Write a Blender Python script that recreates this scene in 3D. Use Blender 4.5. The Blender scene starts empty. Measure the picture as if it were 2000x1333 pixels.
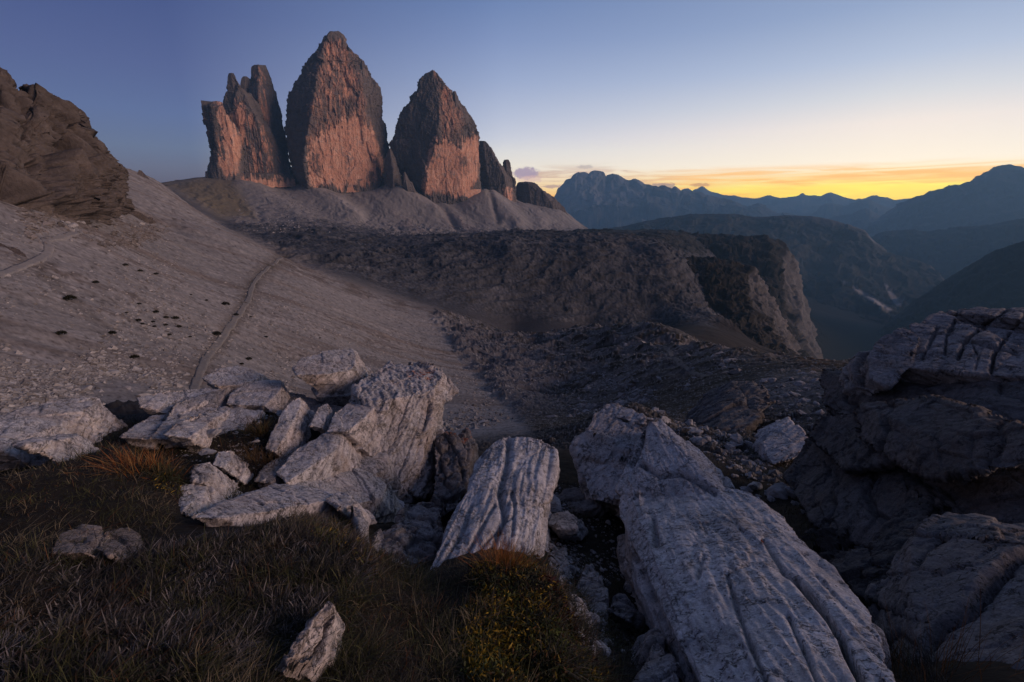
import bpy, bmesh, math, random
import numpy as np
from mathutils import Vector, Matrix
S = bpy.context.scene
COL = S.collection
R = math.radians
F32 = np.float32

# ------------------------------------------------------------------ camera
PITCH = R(17.0)
FPX = 889.0                       # focal length in photo pixels (16 mm on full frame)
cam_d = bpy.data.cameras.new('camera')
cam_d.sensor_width = 36.0
cam_d.lens = 36.0 * FPX / 2000.0
cam_d.clip_start = 0.05
cam_d.clip_end = 120000.0
cam = bpy.data.objects.new('camera', cam_d)
COL.objects.link(cam)
cam.rotation_euler = (math.pi/2 - PITCH, 0, 0)
S.camera = cam
S.view_settings.view_transform = 'Standard'
S.view_settings.look = 'None'
S.view_settings.exposure = 0.0
S.view_settings.gamma = 1.0
S.cycles.max_bounces = 6
S.cycles.diffuse_bounces = 3
S.cycles.glossy_bounces = 1
S.cycles.transmission_bounces = 1
S.cycles.volume_bounces = 1
S.cycles.use_denoising = True
S.cycles.volume_max_steps = 64

# ------------------------------------------------------------------ world: dusk sky
SUN_AZ = 39.0                     # where the afterglow sits, degrees right of the view
def lin(c):
    return tuple(((v/255.0)/12.92 if v/255.0 <= .04045 else ((v/255.0+.055)/1.055)**2.4) for v in c)

class NT:
    """small helper to write node graphs"""
    def __init__(s, tree): s.t = tree; s.n = tree.nodes; s.l = tree.links
    def node(s, kind, **kw):
        n = s.n.new(kind)
        for k, v in kw.items(): setattr(n, k, v)
        return n
    def put(s, sock, v):
        if v is None: return
        if hasattr(v, 'is_linked') or isinstance(v, bpy.types.NodeSocket): s.l.new(v, sock)
        else:
            if isinstance(v, (tuple, list)) and len(v) == 3 and sock.type == 'RGBA': v = (*v, 1)
            sock.default_value = v
    def math(s, op, a, b=None, c=None, clamp=False):
        n = s.node('ShaderNodeMath', operation=op, use_clamp=clamp)
        for i, v in enumerate((a, b, c)): s.put(n.inputs[i], v)
        return n.outputs[0]
    def vmath(s, op, a, b=None):
        n = s.node('ShaderNodeVectorMath', operation=op)
        s.put(n.inputs[0], a); s.put(n.inputs[1], b)
        return n.outputs[0]
    def rng(s, v, a, b, c=0.0, d=1.0, smooth=True):
        n = s.node('ShaderNodeMapRange', interpolation_type='SMOOTHSTEP' if smooth else 'LINEAR')
        for i, q in enumerate((v, a, b, c, d)): s.put(n.inputs[i], q)
        return n.outputs[0]
    def mix(s, f, a, b, mode='MIX'):
        n = s.node('ShaderNodeMix', data_type='RGBA', blend_type=mode)
        s.put(n.inputs[0], f); s.put(n.inputs[6], a); s.put(n.inputs[7], b)
        return n.outputs[2]
    def ramp(s, v, stops, interp='LINEAR'):
        n = s.node('ShaderNodeValToRGB'); cr = n.color_ramp; cr.interpolation = interp
        while len(cr.elements) < len(stops): cr.elements.new(0.5)
        for e, (p, c) in zip(cr.elements, stops):
            e.position = p; e.color = (*c, 1) if len(c) == 3 else c
        s.put(n.inputs[0], v)
        return n.outputs[0]
    def noise(s, vec, scale, detail=4, rough=.55, dist=0.0, kind='FBM'):
        n = s.node('ShaderNodeTexNoise', noise_type=kind)
        s.put(n.inputs['Vector'], vec)
        n.inputs['Scale'].default_value = scale; n.inputs['Detail'].default_value = detail
        n.inputs['Roughness'].default_value = rough; n.inputs['Distortion'].default_value = dist
        return n.outputs[0]
    def voro(s, vec, scale, feature='F1', out=0, rnd=1.0):
        n = s.node('ShaderNodeTexVoronoi', feature=feature)
        s.put(n.inputs['Vector'], vec); n.inputs['Scale'].default_value = scale
        n.inputs['Randomness'].default_value = rnd
        return n.outputs[out]
    def xyz(s, v):
        n = s.node('ShaderNodeSeparateXYZ'); s.put(n.inputs[0], v); return n.outputs
    def comb(s, x, y, z):
        n = s.node('ShaderNodeCombineXYZ')
        for i, v in enumerate((x, y, z)): s.put(n.inputs[i], v)
        return n.outputs[0]

W = bpy.data.worlds.new('World'); S.world = W; W.use_nodes = True
W.node_tree.nodes.clear()
n = NT(W.node_tree)
tc = n.node('ShaderNodeTexCoord')
d = n.vmath('NORMALIZE', tc.outputs['Generated'])
X, Y, Z = n.xyz(d)
el = n.math('MULTIPLY', n.math('ARCSINE', n.math('MINIMUM', n.math('MAXIMUM', Z, -1.0), 1.0)), 180/math.pi)
az = n.math('MULTIPLY', n.math('ARCTAN2', X, Y), 180/math.pi)
dl = n.math('ABSOLUTE', n.math('SUBTRACT', n.math('MODULO', n.math('ADD', az, 540.0 - SUN_AZ), 360.0), 180.0))
e01 = n.math('SQRT', n.math('DIVIDE', n.math('MAXIMUM', el, 0.0), 90.0))
def prof(stops):
    return n.ramp(e01, [(math.sqrt(e/90.0), lin(c)) for e, c in stops])
ZEN = (54, 62, 92)
p_sun = prof([(0, (255, 196, 40)), (0.8, (255, 222, 40)), (1.5, (255, 232, 110)), (2.6, (254, 226, 170)), (3.6, (253, 238, 218)),
              (7, (240, 228, 221)), (9.3, (213, 214, 220)), (12.3, (180, 192, 216)), (16.4, (148, 166, 200)), (28, (104, 124, 168)), (45, (70, 82, 118)), (90, ZEN)])
p_mid = prof([(0, (236, 178, 150)), (1.2, (238, 196, 160)), (2.4, (236, 214, 190)), (4, (226, 220, 212)), (5.5, (214, 214, 217)), (7, (194, 200, 217)),
              (9.2, (176, 186, 212)), (13, (149, 165, 201)), (16.5, (127, 146, 189)), (20, (106, 129, 176)), (30, (84, 104, 150)), (45, (66, 78, 112)), (90, ZEN)])
p_far = prof([(0, (92, 92, 116)), (1.5, (98, 100, 126)), (3.2, (104, 112, 140)), (5, (104, 119, 151)), (8, (96, 114, 157)),
              (12, (87, 102, 149)), (17, (74, 90, 139)), (26, (70, 84, 124)), (45, (58, 66, 98)), (90, ZEN)])
p_back = prof([(0, (92, 94, 116)), (4, (126, 114, 128)), (9, (118, 112, 132)), (18, (84, 90, 120)), (40, (60, 68, 98)), (90, ZEN)])
c = n.mix(n.rng(dl, 2.0, 44.0, smooth=False), p_sun, p_mid)
c = n.mix(n.rng(dl, 40.0, 72.0, smooth=False), c, p_far)
c = n.mix(n.rng(dl, 85.0, 150.0), c, p_back)
# streaks of high cloud over the sunset
sv = n.comb(n.math('MULTIPLY', az, 0.055), n.math('MULTIPLY', el, 1.15), n.math('MULTIPLY', az, 0.02))
w1 = n.noise(sv, 1.3, 6, .62, .9)
w2 = n.noise(sv, 3.2, 5, .6, .6)
band = n.math('MULTIPLY', n.rng(el, 0.4, 1.2), n.rng(el, 3.9, 2.6))
band = n.math('MULTIPLY', band, n.rng(dl, 36.0, 14.0))
st = n.math('MULTIPLY', n.rng(w1, .42, .62), band)
c = n.mix(n.math('MULTIPLY', st, .9), c, lin((252, 188, 118)))
st2 = n.math('MULTIPLY', n.rng(w2, .5, .66), n.math('MULTIPLY', n.math('MULTIPLY', n.rng(el, 0.1, .8), n.rng(el, 2.6, 1.6)), n.rng(dl, 30.0, 6.0)))
c = n.mix(n.math('MULTIPLY', st2, .75), c, lin((255, 244, 128)))
low = n.math('MULTIPLY', n.rng(w2, .62, .46), n.math('MULTIPLY', n.rng(el, 1.35, .6), n.rng(dl, 8.0, 20.0)))
c = n.mix(n.math('MULTIPLY', n.math('MULTIPLY', low, n.rng(dl, 42.0, 28.0)), .8), c, lin((252, 172, 96)))
# faint grey wisps further left and a small violet puff of cloud
band2 = n.math('MULTIPLY', n.math('MULTIPLY', n.rng(el, 0.6, 1.6), n.rng(el, 4.6, 3.0)), n.math('MULTIPLY', n.rng(az, 0.5, 3.0), n.rng(az, 22.0, 12.0)))
c = n.mix(n.math('MULTIPLY', n.math('MULTIPLY', n.rng(w1, .46, .6), band2), .75), c, lin((196, 164, 152)))
def puff(a0, e0, ra, re, col, k, sc):
    global c
    q = n.comb(n.math('DIVIDE', n.math('SUBTRACT', az, a0), ra), n.math('DIVIDE', n.math('SUBTRACT', el, e0), re), 0.0)
    ln = n.node('ShaderNodeVectorMath', operation='LENGTH'); n.put(ln.inputs[0], q)
    nz = n.noise(n.comb(n.math('MULTIPLY', az, 1.0), n.math('MULTIPLY', el, 1.3), 0.0), sc, 5, .6)
    m = n.math('ADD', ln.outputs['Value'], n.math('MULTIPLY', n.math('SUBTRACT', nz, .5), 1.7))
    c = n.mix(n.math('MULTIPLY', n.rng(m, 1.05, .55), k), c, lin(col))
puff(1.6, 3.25, 1.9, .75, (164, 148, 172), .95, 1.7)
puff(2.2, 2.6, 1.6, .5, (206, 172, 172), .6, 1.9)
puff(17.4, 1.7, 1.9, .38, (150, 130, 140), .8, 1.6)
puff(21.4, 1.8, 1.2, .25, (186, 142, 120), .7, 1.9)
puff(5.1, 1.75, 1.4, .25, (168, 142, 148), .7, 1.6)
puff(8.6, 3.9, 1.0, .25, (172, 160, 164), .6, 1.7)
c = n.mix(n.rng(el, 0.0, -3.0), c, lin((40, 42, 54)))
HAZE_D, HAZE_R, HAZE_H = 7.5e-5, 14500.0, 950.0
HAZE_S = (.060, .110, .225)       # what the lit air itself adds
# the sky is set so that it has the colours above after it has come through the hazy air
side_ = n.math('DIVIDE', HAZE_R, n.math('MAXIMUM', n.math('MAXIMUM', n.math('ABSOLUTE', X), n.math('ABSOLUTE', Y)), .01))
tau = n.math('MULTIPLY', n.math('MINIMUM', n.math('DIVIDE', HAZE_H, n.math('MAXIMUM', Z, .002)), side_), HAZE_D)
gain = n.math('EXPONENT', tau)
g1 = n.math('SUBTRACT', gain, 1.0)
ce = n.vmath('SCALE', c); W.node_tree.nodes[-1].inputs[3].default_value = 1.0; n.put(W.node_tree.nodes[-1].inputs[3], gain)
he = n.vmath('SCALE', HAZE_S); n.put(W.node_tree.nodes[-1].inputs[3], g1)
c = n.vmath('MAXIMUM', n.vmath('SUBTRACT', ce, he), (.004, .004, .004))
bg = n.node('ShaderNodeBackground'); n.put(bg.inputs[0], c); bg.inputs[1].default_value = 1.0
wo = n.node('ShaderNodeOutputWorld'); n.l.new(bg.outputs[0], wo.inputs[0])

# ------------------------------------------------------------------ afterglow light, turned from the visible glow so it reaches the tower faces
sl = bpy.data.lights.new('afterglow', 'SUN')
sl.energy = 3.1
sl.angle = R(32)
sl.color = (1.0, 0.66, 0.52)
so = bpy.data.objects.new('afterglow', sl); COL.objects.link(so)
SAZ, SEL = R(105), R(13)
sd = Vector((math.sin(SAZ)*math.cos(SEL), math.cos(SAZ)*math.cos(SEL), math.sin(SEL)))
so.rotation_euler = sd.to_track_quat('Z', 'Y').to_euler()

# ------------------------------------------------------------------ geometry helpers
CP, SP = math.cos(PITCH), math.sin(PITCH)
def ray(px, py):
    u = (np.asarray(px, float) - 1000.0)/FPX; v = (666.5 - np.asarray(py, float))/FPX
    return np.stack([u, CP + v*SP, v*CP - SP], -1)
def P3(px, py, r):
    """photo pixel seen at horizontal range r (metres) -> world point"""
    D = ray(px, py)
    return D*(np.asarray(r, float)/np.hypot(D[..., 0], D[..., 1]))[..., None]
def project(p):
    x, y, z = p[..., 0], p[..., 1], p[..., 2]
    f = y*CP - z*SP; up = y*SP + z*CP
    f = np.where(f < 1e-3, 1e-3, f)
    return 1000.0 + FPX*x/f, 666.5 - FPX*up/f

rs = np.random.RandomState(7)
_G = rs.normal(size=(256, 3)).astype(F32); _G /= np.linalg.norm(_G, axis=1)[:, None]
def _hash(ix, iy, iz, seed):
    h = ix.astype(np.uint32)*np.uint32(0x8da6b343) ^ iy.astype(np.uint32)*np.uint32(0xd8163841) ^ iz.astype(np.uint32)*np.uint32(0xcb1ab31f) ^ np.uint32(seed*2654435761 & 0xffffffff)
    h ^= h >> np.uint32(15); h *= np.uint32(0x2c1b3c6d); h ^= h >> np.uint32(12); h *= np.uint32(0x297a2d39); h ^= h >> np.uint32(15)
    return h
def perlin(p, seed=0):
    p = np.asarray(p, float); i = np.floor(p).astype(np.int64); f = (p - i).astype(F32)
    u = f*f*f*(f*(f*6 - 15) + 10)
    res = np.zeros(p.shape[:-1], F32)
    for dx in (0, 1):
        wx = u[..., 0] if dx else 1 - u[..., 0]
        for dy in (0, 1):
            wy = wx*(u[..., 1] if dy else 1 - u[..., 1])
            for dz in (0, 1):
                g = _G[_hash(i[..., 0]+dx, i[..., 1]+dy, i[..., 2]+dz, seed) & np.uint32(255)]
                dt = g[..., 0]*(f[..., 0]-dx) + g[..., 1]*(f[..., 1]-dy) + g[..., 2]*(f[..., 2]-dz)
                res += dt*wy*(u[..., 2] if dz else 1 - u[..., 2])
    return res*1.5
def fbm(p, octs=4, seed=0, gain=.5, lac=2.03, ridged=False):
    p = np.asarray(p, float); a = 1.0; s = 0.0; tot = 0.0
    for o in range(octs):
        v = perlin(p, seed + o*17)
        if ridged: v = 1 - 2*np.abs(v)
        s = s + a*v; tot += a; a *= gain; p = p*lac + 3.7
    return s/tot
def voronoi(p, seed=0):
    """F1, F2 and a random value of the nearest cell"""
    p = np.asarray(p, float); i = np.floor(p).astype(np.int64); f = p - i
    f1 = np.full(p.shape[:-1], 9.0); f2 = f1.copy(); idv = np.zeros_like(f1)
    for dx in (-1, 0, 1):
        for dy in (-1, 0, 1):
            for dz in (-1, 0, 1):
                h = _hash(i[..., 0]+dx, i[..., 1]+dy, i[..., 2]+dz, seed)
                ox = (h & np.uint32(1023))/1023.0; oy = ((h >> np.uint32(10)) & np.uint32(1023))/1023.0; oz = ((h >> np.uint32(20)) & np.uint32(1023))/1023.0
                q = np.sqrt((dx+ox-f[..., 0])**2 + (dy+oy-f[..., 1])**2 + (dz+oz-f[..., 2])**2)
                near = q < f1
                f2 = np.where(near, f1, np.minimum(f2, q)); idv = np.where(near, (h >> np.uint32(4) & np.uint32(4095))/4095.0, idv); f1 = np.where(near, q, f1)
    return f1, f2, idv
def facets(p, seed=0, tilt=.6):
    """broken-rock relief: every cell is a randomly tilted, randomly set plane; also the distance to the cell edge"""
    p = np.asarray(p, float); i = np.floor(p).astype(np.int64); f = p - i
    f1 = np.full(p.shape[:-1], 9.0); f2 = f1.copy(); hh = np.zeros(p.shape[:-1], np.uint32); off = np.zeros(p.shape)
    for dx in (-1, 0, 1):
        for dy in (-1, 0, 1):
            for dz in (-1, 0, 1):
                h = _hash(i[..., 0]+dx, i[..., 1]+dy, i[..., 2]+dz, seed)
                q = np.stack([f[..., 0] - dx - (h & np.uint32(1023))/1023.0, f[..., 1] - dy - ((h >> np.uint32(10)) & np.uint32(1023))/1023.0, f[..., 2] - dz - ((h >> np.uint32(20)) & np.uint32(1023))/1023.0], -1)
                d_ = np.sqrt((q*q).sum(-1)); near = d_ < f1
                f2 = np.where(near, f1, np.minimum(f2, d_)); f1 = np.where(near, d_, f1); hh = np.where(near, h, hh); off = np.where(near[..., None], q, off)
    h2 = hh*np.uint32(2246822519); h2 ^= h2 >> np.uint32(13); h2 *= np.uint32(3266489917); h2 ^= h2 >> np.uint32(16)
    g = _G[h2 & np.uint32(255)]
    return (off*g).sum(-1)*tilt + ((h2 >> np.uint32(8) & np.uint32(4095))/4095.0 - .5), f2 - f1
def sstep(a, b, x):
    t = np.clip((x - a)/(b - a), 0, 1); return t*t*(3 - 2*t)
def inpoly(px, py, poly, soft):
    """soft mask of a polygon in photo pixels, 1 inside"""
    poly = np.asarray(poly, float); res = np.zeros(px.shape, F32)
    lo = poly.min(0) - soft*1.2; hi = poly.max(0) + soft*1.2
    m = (px > lo[0]) & (px < hi[0]) & (py > lo[1]) & (py < hi[1])
    if not m.any(): return res
    x, y = px[m], py[m]; ins = np.zeros(x.shape, bool); dd = np.full(x.shape, 1e9)
    for (x0, y0), (x1, y1) in zip(poly, np.roll(poly, -1, 0)):
        if y0 != y1:
            cr = ((y0 > y) != (y1 > y)) & (x < (x1-x0)*(y-y0)/(y1-y0) + x0); ins ^= cr
        ex, ey = x1-x0, y1-y0; t = np.clip(((x-x0)*ex + (y-y0)*ey)/(ex*ex+ey*ey+1e-9), 0, 1)
        dd = np.minimum(dd, np.hypot(x-x0-t*ex, y-y0-t*ey))
    sd_ = np.where(ins, dd, -dd)
    res[m] = sstep(-soft, soft, sd_)
    return res

def tag(o, label=None, cat=None, group=None, kind=None):
    if label: o['label'] = label
    if cat: o['category'] = cat
    if group: o['group'] = group
    if kind: o['kind'] = kind
    return o
def mesh_np(name, v, quads=None, tris=None, mat=None, parent=None, col=None, smooth=True):
    """one mesh object from numpy arrays"""
    me = bpy.data.meshes.new(name)
    v = np.ascontiguousarray(v, F32).reshape(-1, 3)
    nq = 0 if quads is None else len(quads); nt = 0 if tris is None else len(tris)
    me.vertices.add(len(v)); me.vertices.foreach_set('co', v.ravel())
    loops = np.concatenate([np.asarray(a, np.int32).ravel() for a in (quads, tris) if a is not None and len(a)])
    me.loops.add(len(loops)); me.loops.foreach_set('vertex_index', loops)
    me.polygons.add(nq + nt)
    st_ = np.concatenate([np.arange(nq)*4, nq*4 + np.arange(nt)*3]).astype(np.int32)
    me.polygons.foreach_set('loop_start', st_)
    me.polygons.foreach_set('use_smooth', np.full(nq + nt, smooth))
    me.update(calc_edges=True)
    if col is not None:
        a = me.color_attributes.new('tint', 'FLOAT_COLOR', 'POINT')
        cc = np.ones((len(v), 4), F32); cc[:, :3] = col
        a.data.foreach_set('color', cc.ravel())
    if mat: me.materials.append(mat)
    o = bpy.data.objects.new(name, me); COL.objects.link(o)
    if parent: o.parent = parent
    return o
def grid_quads(nr, nc, wrap=False):
    a = np.arange(nr*nc).reshape(nr, nc)
    if wrap: a = np.concatenate([a, a[:, :1]], 1)
    return np.stack([a[:-1, :-1], a[1:, :-1], a[1:, 1:], a[:-1, 1:]], -1).reshape(-1, 4)
def grid_normals(g, wrap=False):
    if wrap: du = np.roll(g, -1, 1) - np.roll(g, 1, 1)
    else: du = np.gradient(g, axis=1)
    dv = np.gradient(g, axis=0)
    nn = np.cross(du, dv); nn /= np.linalg.norm(nn, axis=-1, keepdims=True) + 1e-12
    return nn
def lerp(a, b, t):
    return np.asarray(a)*(1-t)[..., None] + np.asarray(b)*t[..., None]

# ------------------------------------------------------------------ materials
def new_mat(name):
    m = bpy.data.materials.new(name); m.use_nodes = True; m.node_tree.nodes.clear()
    return m, NT(m.node_tree)
def finish(m, n, colr, rough=.9, bump=None, bstr=.5, bdist=1.0, spec=.25):
    b = n.node('ShaderNodeBsdfPrincipled'); n.put(b.inputs['Base Color'], colr); n.put(b.inputs['Roughness'], rough)
    b.inputs['Specular IOR Level'].default_value = spec
    if bump is not None:
        bp = n.node('ShaderNodeBump'); bp.inputs['Strength'].default_value = bstr; bp.inputs['Distance'].default_value = bdist
        n.put(bp.inputs['Height'], bump); n.l.new(bp.outputs[0], b.inputs['Normal'])
    o = n.node('ShaderNodeOutputMaterial'); n.l.new(b.outputs[0], o.inputs[0])
    return m
def vcol_mat(name, sc1, sc2, amt=.5, bstr=.5, bdist=1.0, rough=.92):
    """vertex tint times two scales of noise, with bump"""
    m, n = new_mat(name)
    at = n.node('ShaderNodeAttribute', attribute_name='tint'); g = n.node('ShaderNodeNewGeometry').outputs['Position']
    a = n.noise(g, sc1, 6, .65); b = n.noise(g, sc2, 5, .7)
    k = n.math('MULTIPLY', n.rng(a, .25, .75, 1-amt, 1+amt, False), n.rng(b, .25, .75, 1-amt*.8, 1+amt*.8, False))
    colr = n.mix(1.0, at.outputs['Color'], n.comb(k, k, k), 'MULTIPLY')
    return finish(m, n, colr, rough, n.math('ADD', a, n.math('MULTIPLY', b, sc1/sc2*2)), bstr, bdist, .15)
# ------------------------------------------------------------------ terrain sheet
# control points: photo pixel and range; 'h' rows give a height for ground hidden behind a crest
TP = [
 # the grassy knob the camera stands on
 (100,1333,1.65),(350,1333,1.42),(600,1333,1.32),(850,1333,1.28),(1030,1333,1.32),(1150,1290,1.6),(1080,1150,1.85),(950,1105,2.0),(830,1135,2.1),
 (700,1065,2.25),(550,1035,2.45),(380,1065,2.5),(200,1120,2.45),(0,1150,2.3),(0,950,3.9),(200,965,3.6),(330,910,4.2),(370,970,3.6),(150,885,4.8),
 (230,805,7.0),(0,900,4.7),(420,1010,3.3),(500,950,3.9),(600,890,4.8),(650,800,6.0),(450,760,7.6),(350,780,7.8),(130,812,7.2),(20,835,6.8),(740,910,5.3),(760,1000,3.9),(780,1110,2.9),
 (1100,1000,4.2),(1130,1150,2.75),(1200,1250,2.2),(1110,905,6.5),(1100,865,9.5),(1050,860,11),
 # dark hollow on the right
 (1250,790,14),(1400,870,9.2),(1500,950,7.0),(1450,1000,5.8),(1560,1020,5.2),(1600,1150,3.6),(1750,1250,2.75),(2000,1333,2.0),(1600,850,13),(1600,780,20),
 (1500,740,32),(1680,722,36),(1600,715,46),(1780,705,42),(1950,690,42),(1400,770,34),(1300,830,15),(2000,800,14),(1800,900,9),(1850,1050,5),
 # moor knolls
 (1450,712,58),(1260,637,235),(1324,650,190),(1404,690,108),(1460,698,84),(1524,710,60),(1000,662,285),(1000,740,140),(1100,700,195),(1100,780,92),(1200,722,128),
 (1250,682,175),(1150,800,62),(1300,760,62),(1380,735,56),(1080,850,14),(1050,830,27),(1150,645,330),(1180,830,28),
 (1400,652,400),(1500,690,420),(1600,708,430),(1330,640,440),
 # left scree slope
 (0,790,45),(0,700,60),(0,600,76),(0,500,104),(0,432,134),(200,760,52),(200,650,76),(200,540,112),(200,432,235),(400,740,63),(400,640,96),(400,540,182),(400,455,340),
 (250,337,700),(312,362,920),(390,415,670),(450,454,540),(510,484,460),(550,502,405),(650,545,385),(750,582,372),(860,612,360),(600,740,85),(600,640,130),(600,560,245),
 (750,700,125),(750,625,250),(850,700,165),(950,800,62),(880,760,80),(0,400,150),(100,415,205),(220,390,330),(150,425,225),(60,405,178),(920,690,200),(280,430,330),
 # middle rock step and plateau
 (860,585,470),(1000,640,470),(1150,645,490),(1280,641,510),(650,530,500),(560,480,700),(500,470,780),(750,560,480),
 (600,490,620),(700,500,590),(860,505,590),(1000,500,590),(1150,500,610),(1300,505,640),
 (600,450,900),(700,458,980),(900,465,1000),(1050,465,1000),(1200,470,1000),(500,400,1300),(450,425,1150),
 (400,346,1680),(330,357,1560),(490,348,1780),(570,356,1740),(615,364,1680),(680,366,1680),(750,356,1720),(824,375,1640),(900,384,1640),(937,370,1680),(1000,396,1740),
 (1060,403,1800),(1101,412,1850),(1142,447,1800),(578,340,1790),(590,342,1790),(770,345,1750),(782,346,1700),(700,440,1230),(800,452,1230),(900,456,1240),(1000,459,1280),(1100,459,1400),(620,400,1420),(760,405,1430),(880,420,1430),(1000,430,1450),
 (1200,452,1500),(1350,462,1350),
]
TH = [  # pixel that gives the azimuth, range, height
 (1600,800,0.3,-1.5),(400,800,0.3,-1.5),(1000,800,0.3,-1.5),(1000,800,0.8,-1.5),(500,800,0.8,-1.42),(0,800,0.9,-1.35),(1500,800,0.8,-1.6),(2000,800,0.9,-1.6),
 (300,760,13,-4.6),(500,740,13,-5.2),(700,720,12,-6.0),(850,750,11,-6.2),(50,800,13,-4.4),(100,790,22,-8),(400,760,25,-10.5),(650,740,25,-13),
 (1600,715,120,-52),(1750,705,120,-52),(1900,690,120,-50),(1700,705,260,-160),(1900,690,260,-160),(1700,690,800,-380),(1900,690,800,-400),(2000,690,2500,-520),(1700,690,2500,-520),
 (1324,650,270,-80),(1404,690,190,-64),(1460,698,160,-58),(1524,710,130,-52),(1560,700,700,-260),
 (1600,700,600,-230),(1450,600,2500,-420),(1250,600,2600,-300),
 (312,361,1250,10),(390,415,950,-32),(450,454,720,-40),(510,484,560,-52),(250,337,1000,10),(0,200,900,60),(100,250,900,60),
 (550,502,470,-56),(680,556,430,-64),
 (500,350,2600,0),(700,350,2600,-20),(900,380,2600,-60),(1050,400,2600,-150),(300,350,2600,-100),(0,300,2600,-100),
]
pts = [P3(a, b, r_) for a, b, r_ in TP]
for a, b, r_, z in TH:
    q = P3(a, b, r_); pts.append(np.array([q[0], q[1], z]))
pts = np.array(pts)
AZK = 2.2
def polar(p):
    return np.stack([np.arctan2(p[..., 0], p[..., 1])*AZK, np.log(np.hypot(p[..., 0], p[..., 1]))], -1)
cu = polar(pts); ct = np.arctan2(pts[:, 2], np.hypot(pts[:, 0], pts[:, 1]))
def kern(d2): return np.sqrt(d2 + 0.0025)*1.0
def tps(d2): return np.where(d2 > 1e-12, .5*d2*np.log(d2 + 1e-12), 0)
def rb(d2): return .45*tps(d2) - .55*kern(d2)
N_ = len(cu)
A = rb(((cu[:, None] - cu[None])**2).sum(-1)) + np.eye(N_)*4e-4
B = np.concatenate([A, np.ones((N_, 1)), cu], 1)
C3 = np.concatenate([np.ones((N_, 1)), cu], 1).T
wts = np.linalg.solve(np.block([[B], [C3, np.zeros((3, 3))]]), np.concatenate([ct, np.zeros(3)]))
def base_angle(u):
    res = np.empty(len(u))
    for k in range(0, len(u), 60000):
        q = u[k:k+60000]
        d2 = ((q[:, None, :] - cu[None])**2).sum(-1)
        res[k:k+60000] = rb(d2) @ wts[:N_] + wts[N_] + q @ wts[N_+1:]
    return res
AZF = 59.0
azs = np.concatenate([np.linspace(-180, -AZF, 46)[:-1], np.arange(-AZF, AZF, .088), np.linspace(AZF, 180, 46)])
lnr = np.concatenate([np.arange(math.log(.35), math.log(435), .0075), np.arange(math.log(435), math.log(1250), .0026), np.arange(math.log(1250), math.log(2600), .005), np.linspace(math.log(2600), math.log(14300), 20)])
azr = np.radians(azs); rr = np.exp(lnr)
UU, VV = np.meshgrid(np.clip(azr, -R(64), R(64))*AZK, np.minimum(lnr, math.log(2600)))
# the smooth base is evaluated on a coarser grid, then interpolated
sub_r, sub_a = 5, 6
ir = np.arange(0, len(lnr) + sub_r, sub_r).clip(max=len(lnr)-1); ia = np.arange(0, len(azr) + sub_a, sub_a).clip(max=len(azr)-1)
ir = np.unique(ir); ia = np.unique(ia)
cb = base_angle(np.stack([UU[np.ix_(ir, ia)], VV[np.ix_(ir, ia)]], -1).reshape(-1, 2)).reshape(len(ir), len(ia))
tmp = np.stack([np.interp(np.arange(len(lnr)), ir, cb[:, j]) for j in range(len(ia))], 1)
ang = np.stack([np.interp(np.arange(len(azr)), ia, tmp[i]) for i in range(len(lnr))], 0)
RR = rr[:, None]*np.ones_like(ang)
ZT = np.tan(np.clip(ang, -1.5, .6))*np.minimum(RR, 2600)
ZT = np.where(RR < .5, np.minimum(ZT, -1.4), ZT)
fade = sstep(2600, 6000, RR); ZT = ZT*(1-fade) - 600*fade
XT = RR*np.sin(azr)[None]; YT = RR*np.cos(azr)[None]
G = np.stack([XT, YT, ZT], -1)
PX, PY = project(G); front = np.abs(np.degrees(azr))[None]*np.ones_like(RR) < 70
def rm(lo, hi, s=.15): return sstep(lo*(1-s), lo*(1+s), RR)*(1-sstep(hi*(1-s), hi*(1+s), RR))
LOG = np.stack([UU/AZK*9, VV*9, 0*UU], -1)          # bumps whose size grows with distance
wx_ = fbm(LOG*1.6, 5, 61, gain=.6)
WX, WY = PX + 46*wx_, PY + 20*wx_
def reg(poly, soft, lo, hi): return inpoly(WX, WY, poly, soft)*rm(lo, hi)*front
# regions of the ground
m_slope = reg([(-300,300),(215,300),(320,350),(450,450),(560,498),(700,556),(860,610),(900,690),(1000,800),(1060,870),(600,900),(-300,900)], 14, 11, 1150)
m_tscree = reg([(330,350),(1110,380),(1150,450),(1080,462),(800,458),(640,436),(480,450),(330,370)], 8, 1050, 2500)
m_moor = reg([(850,610),(1150,640),(1270,632),(1420,690),(1540,704),(1720,706),(2100,690),(2100,1000),(1500,1000),(1150,1000),(1060,870),(1000,800),(900,690)], 14, 8.5, 420)
m_mead = reg([(1270,630),(1420,636),(1560,680),(1760,705),(1540,712),(1410,692)], 8, 240, 700)
m_rock = reg([(440,440),(640,432),(1100,455),(1600,450),(1600,690),(1420,650),(860,615),(560,500)], 10, 430, 1900)
m_near = 1 - sstep(7, 10, RR)
m_knobr = sstep(7.5, 10, RR)*(1-sstep(15, 25, RR))
m_dark = reg([(1150,445),(1700,440),(1700,520),(1500,500),(1330,500),(1180,478),(1000,462)], 8, 800, 2500)
LOG = np.stack([UU/AZK*9, VV*9, 0*UU], -1)          # bumps whose size grows with distance
P2 = np.stack([XT, YT, 0*XT], -1)
def fl(p, dirx, diry, la, lc, **k):                  # noise stretched along a fall line
    a = (p[..., 0]*dirx + p[..., 1]*diry)/la; c_ = (p[..., 0]*diry - p[..., 1]*dirx)/lc
    return fbm(np.stack([a, c_, 0*a + .5], -1), **k)
st_a = fl(P2, .90, .43, 160, 14, octs=5, seed=3, gain=.6)
st_b = fl(P2, .90, .43, 60, 5, octs=5, seed=5, gain=.6)
wob = fbm(P2/60, 3, 9)
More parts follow.
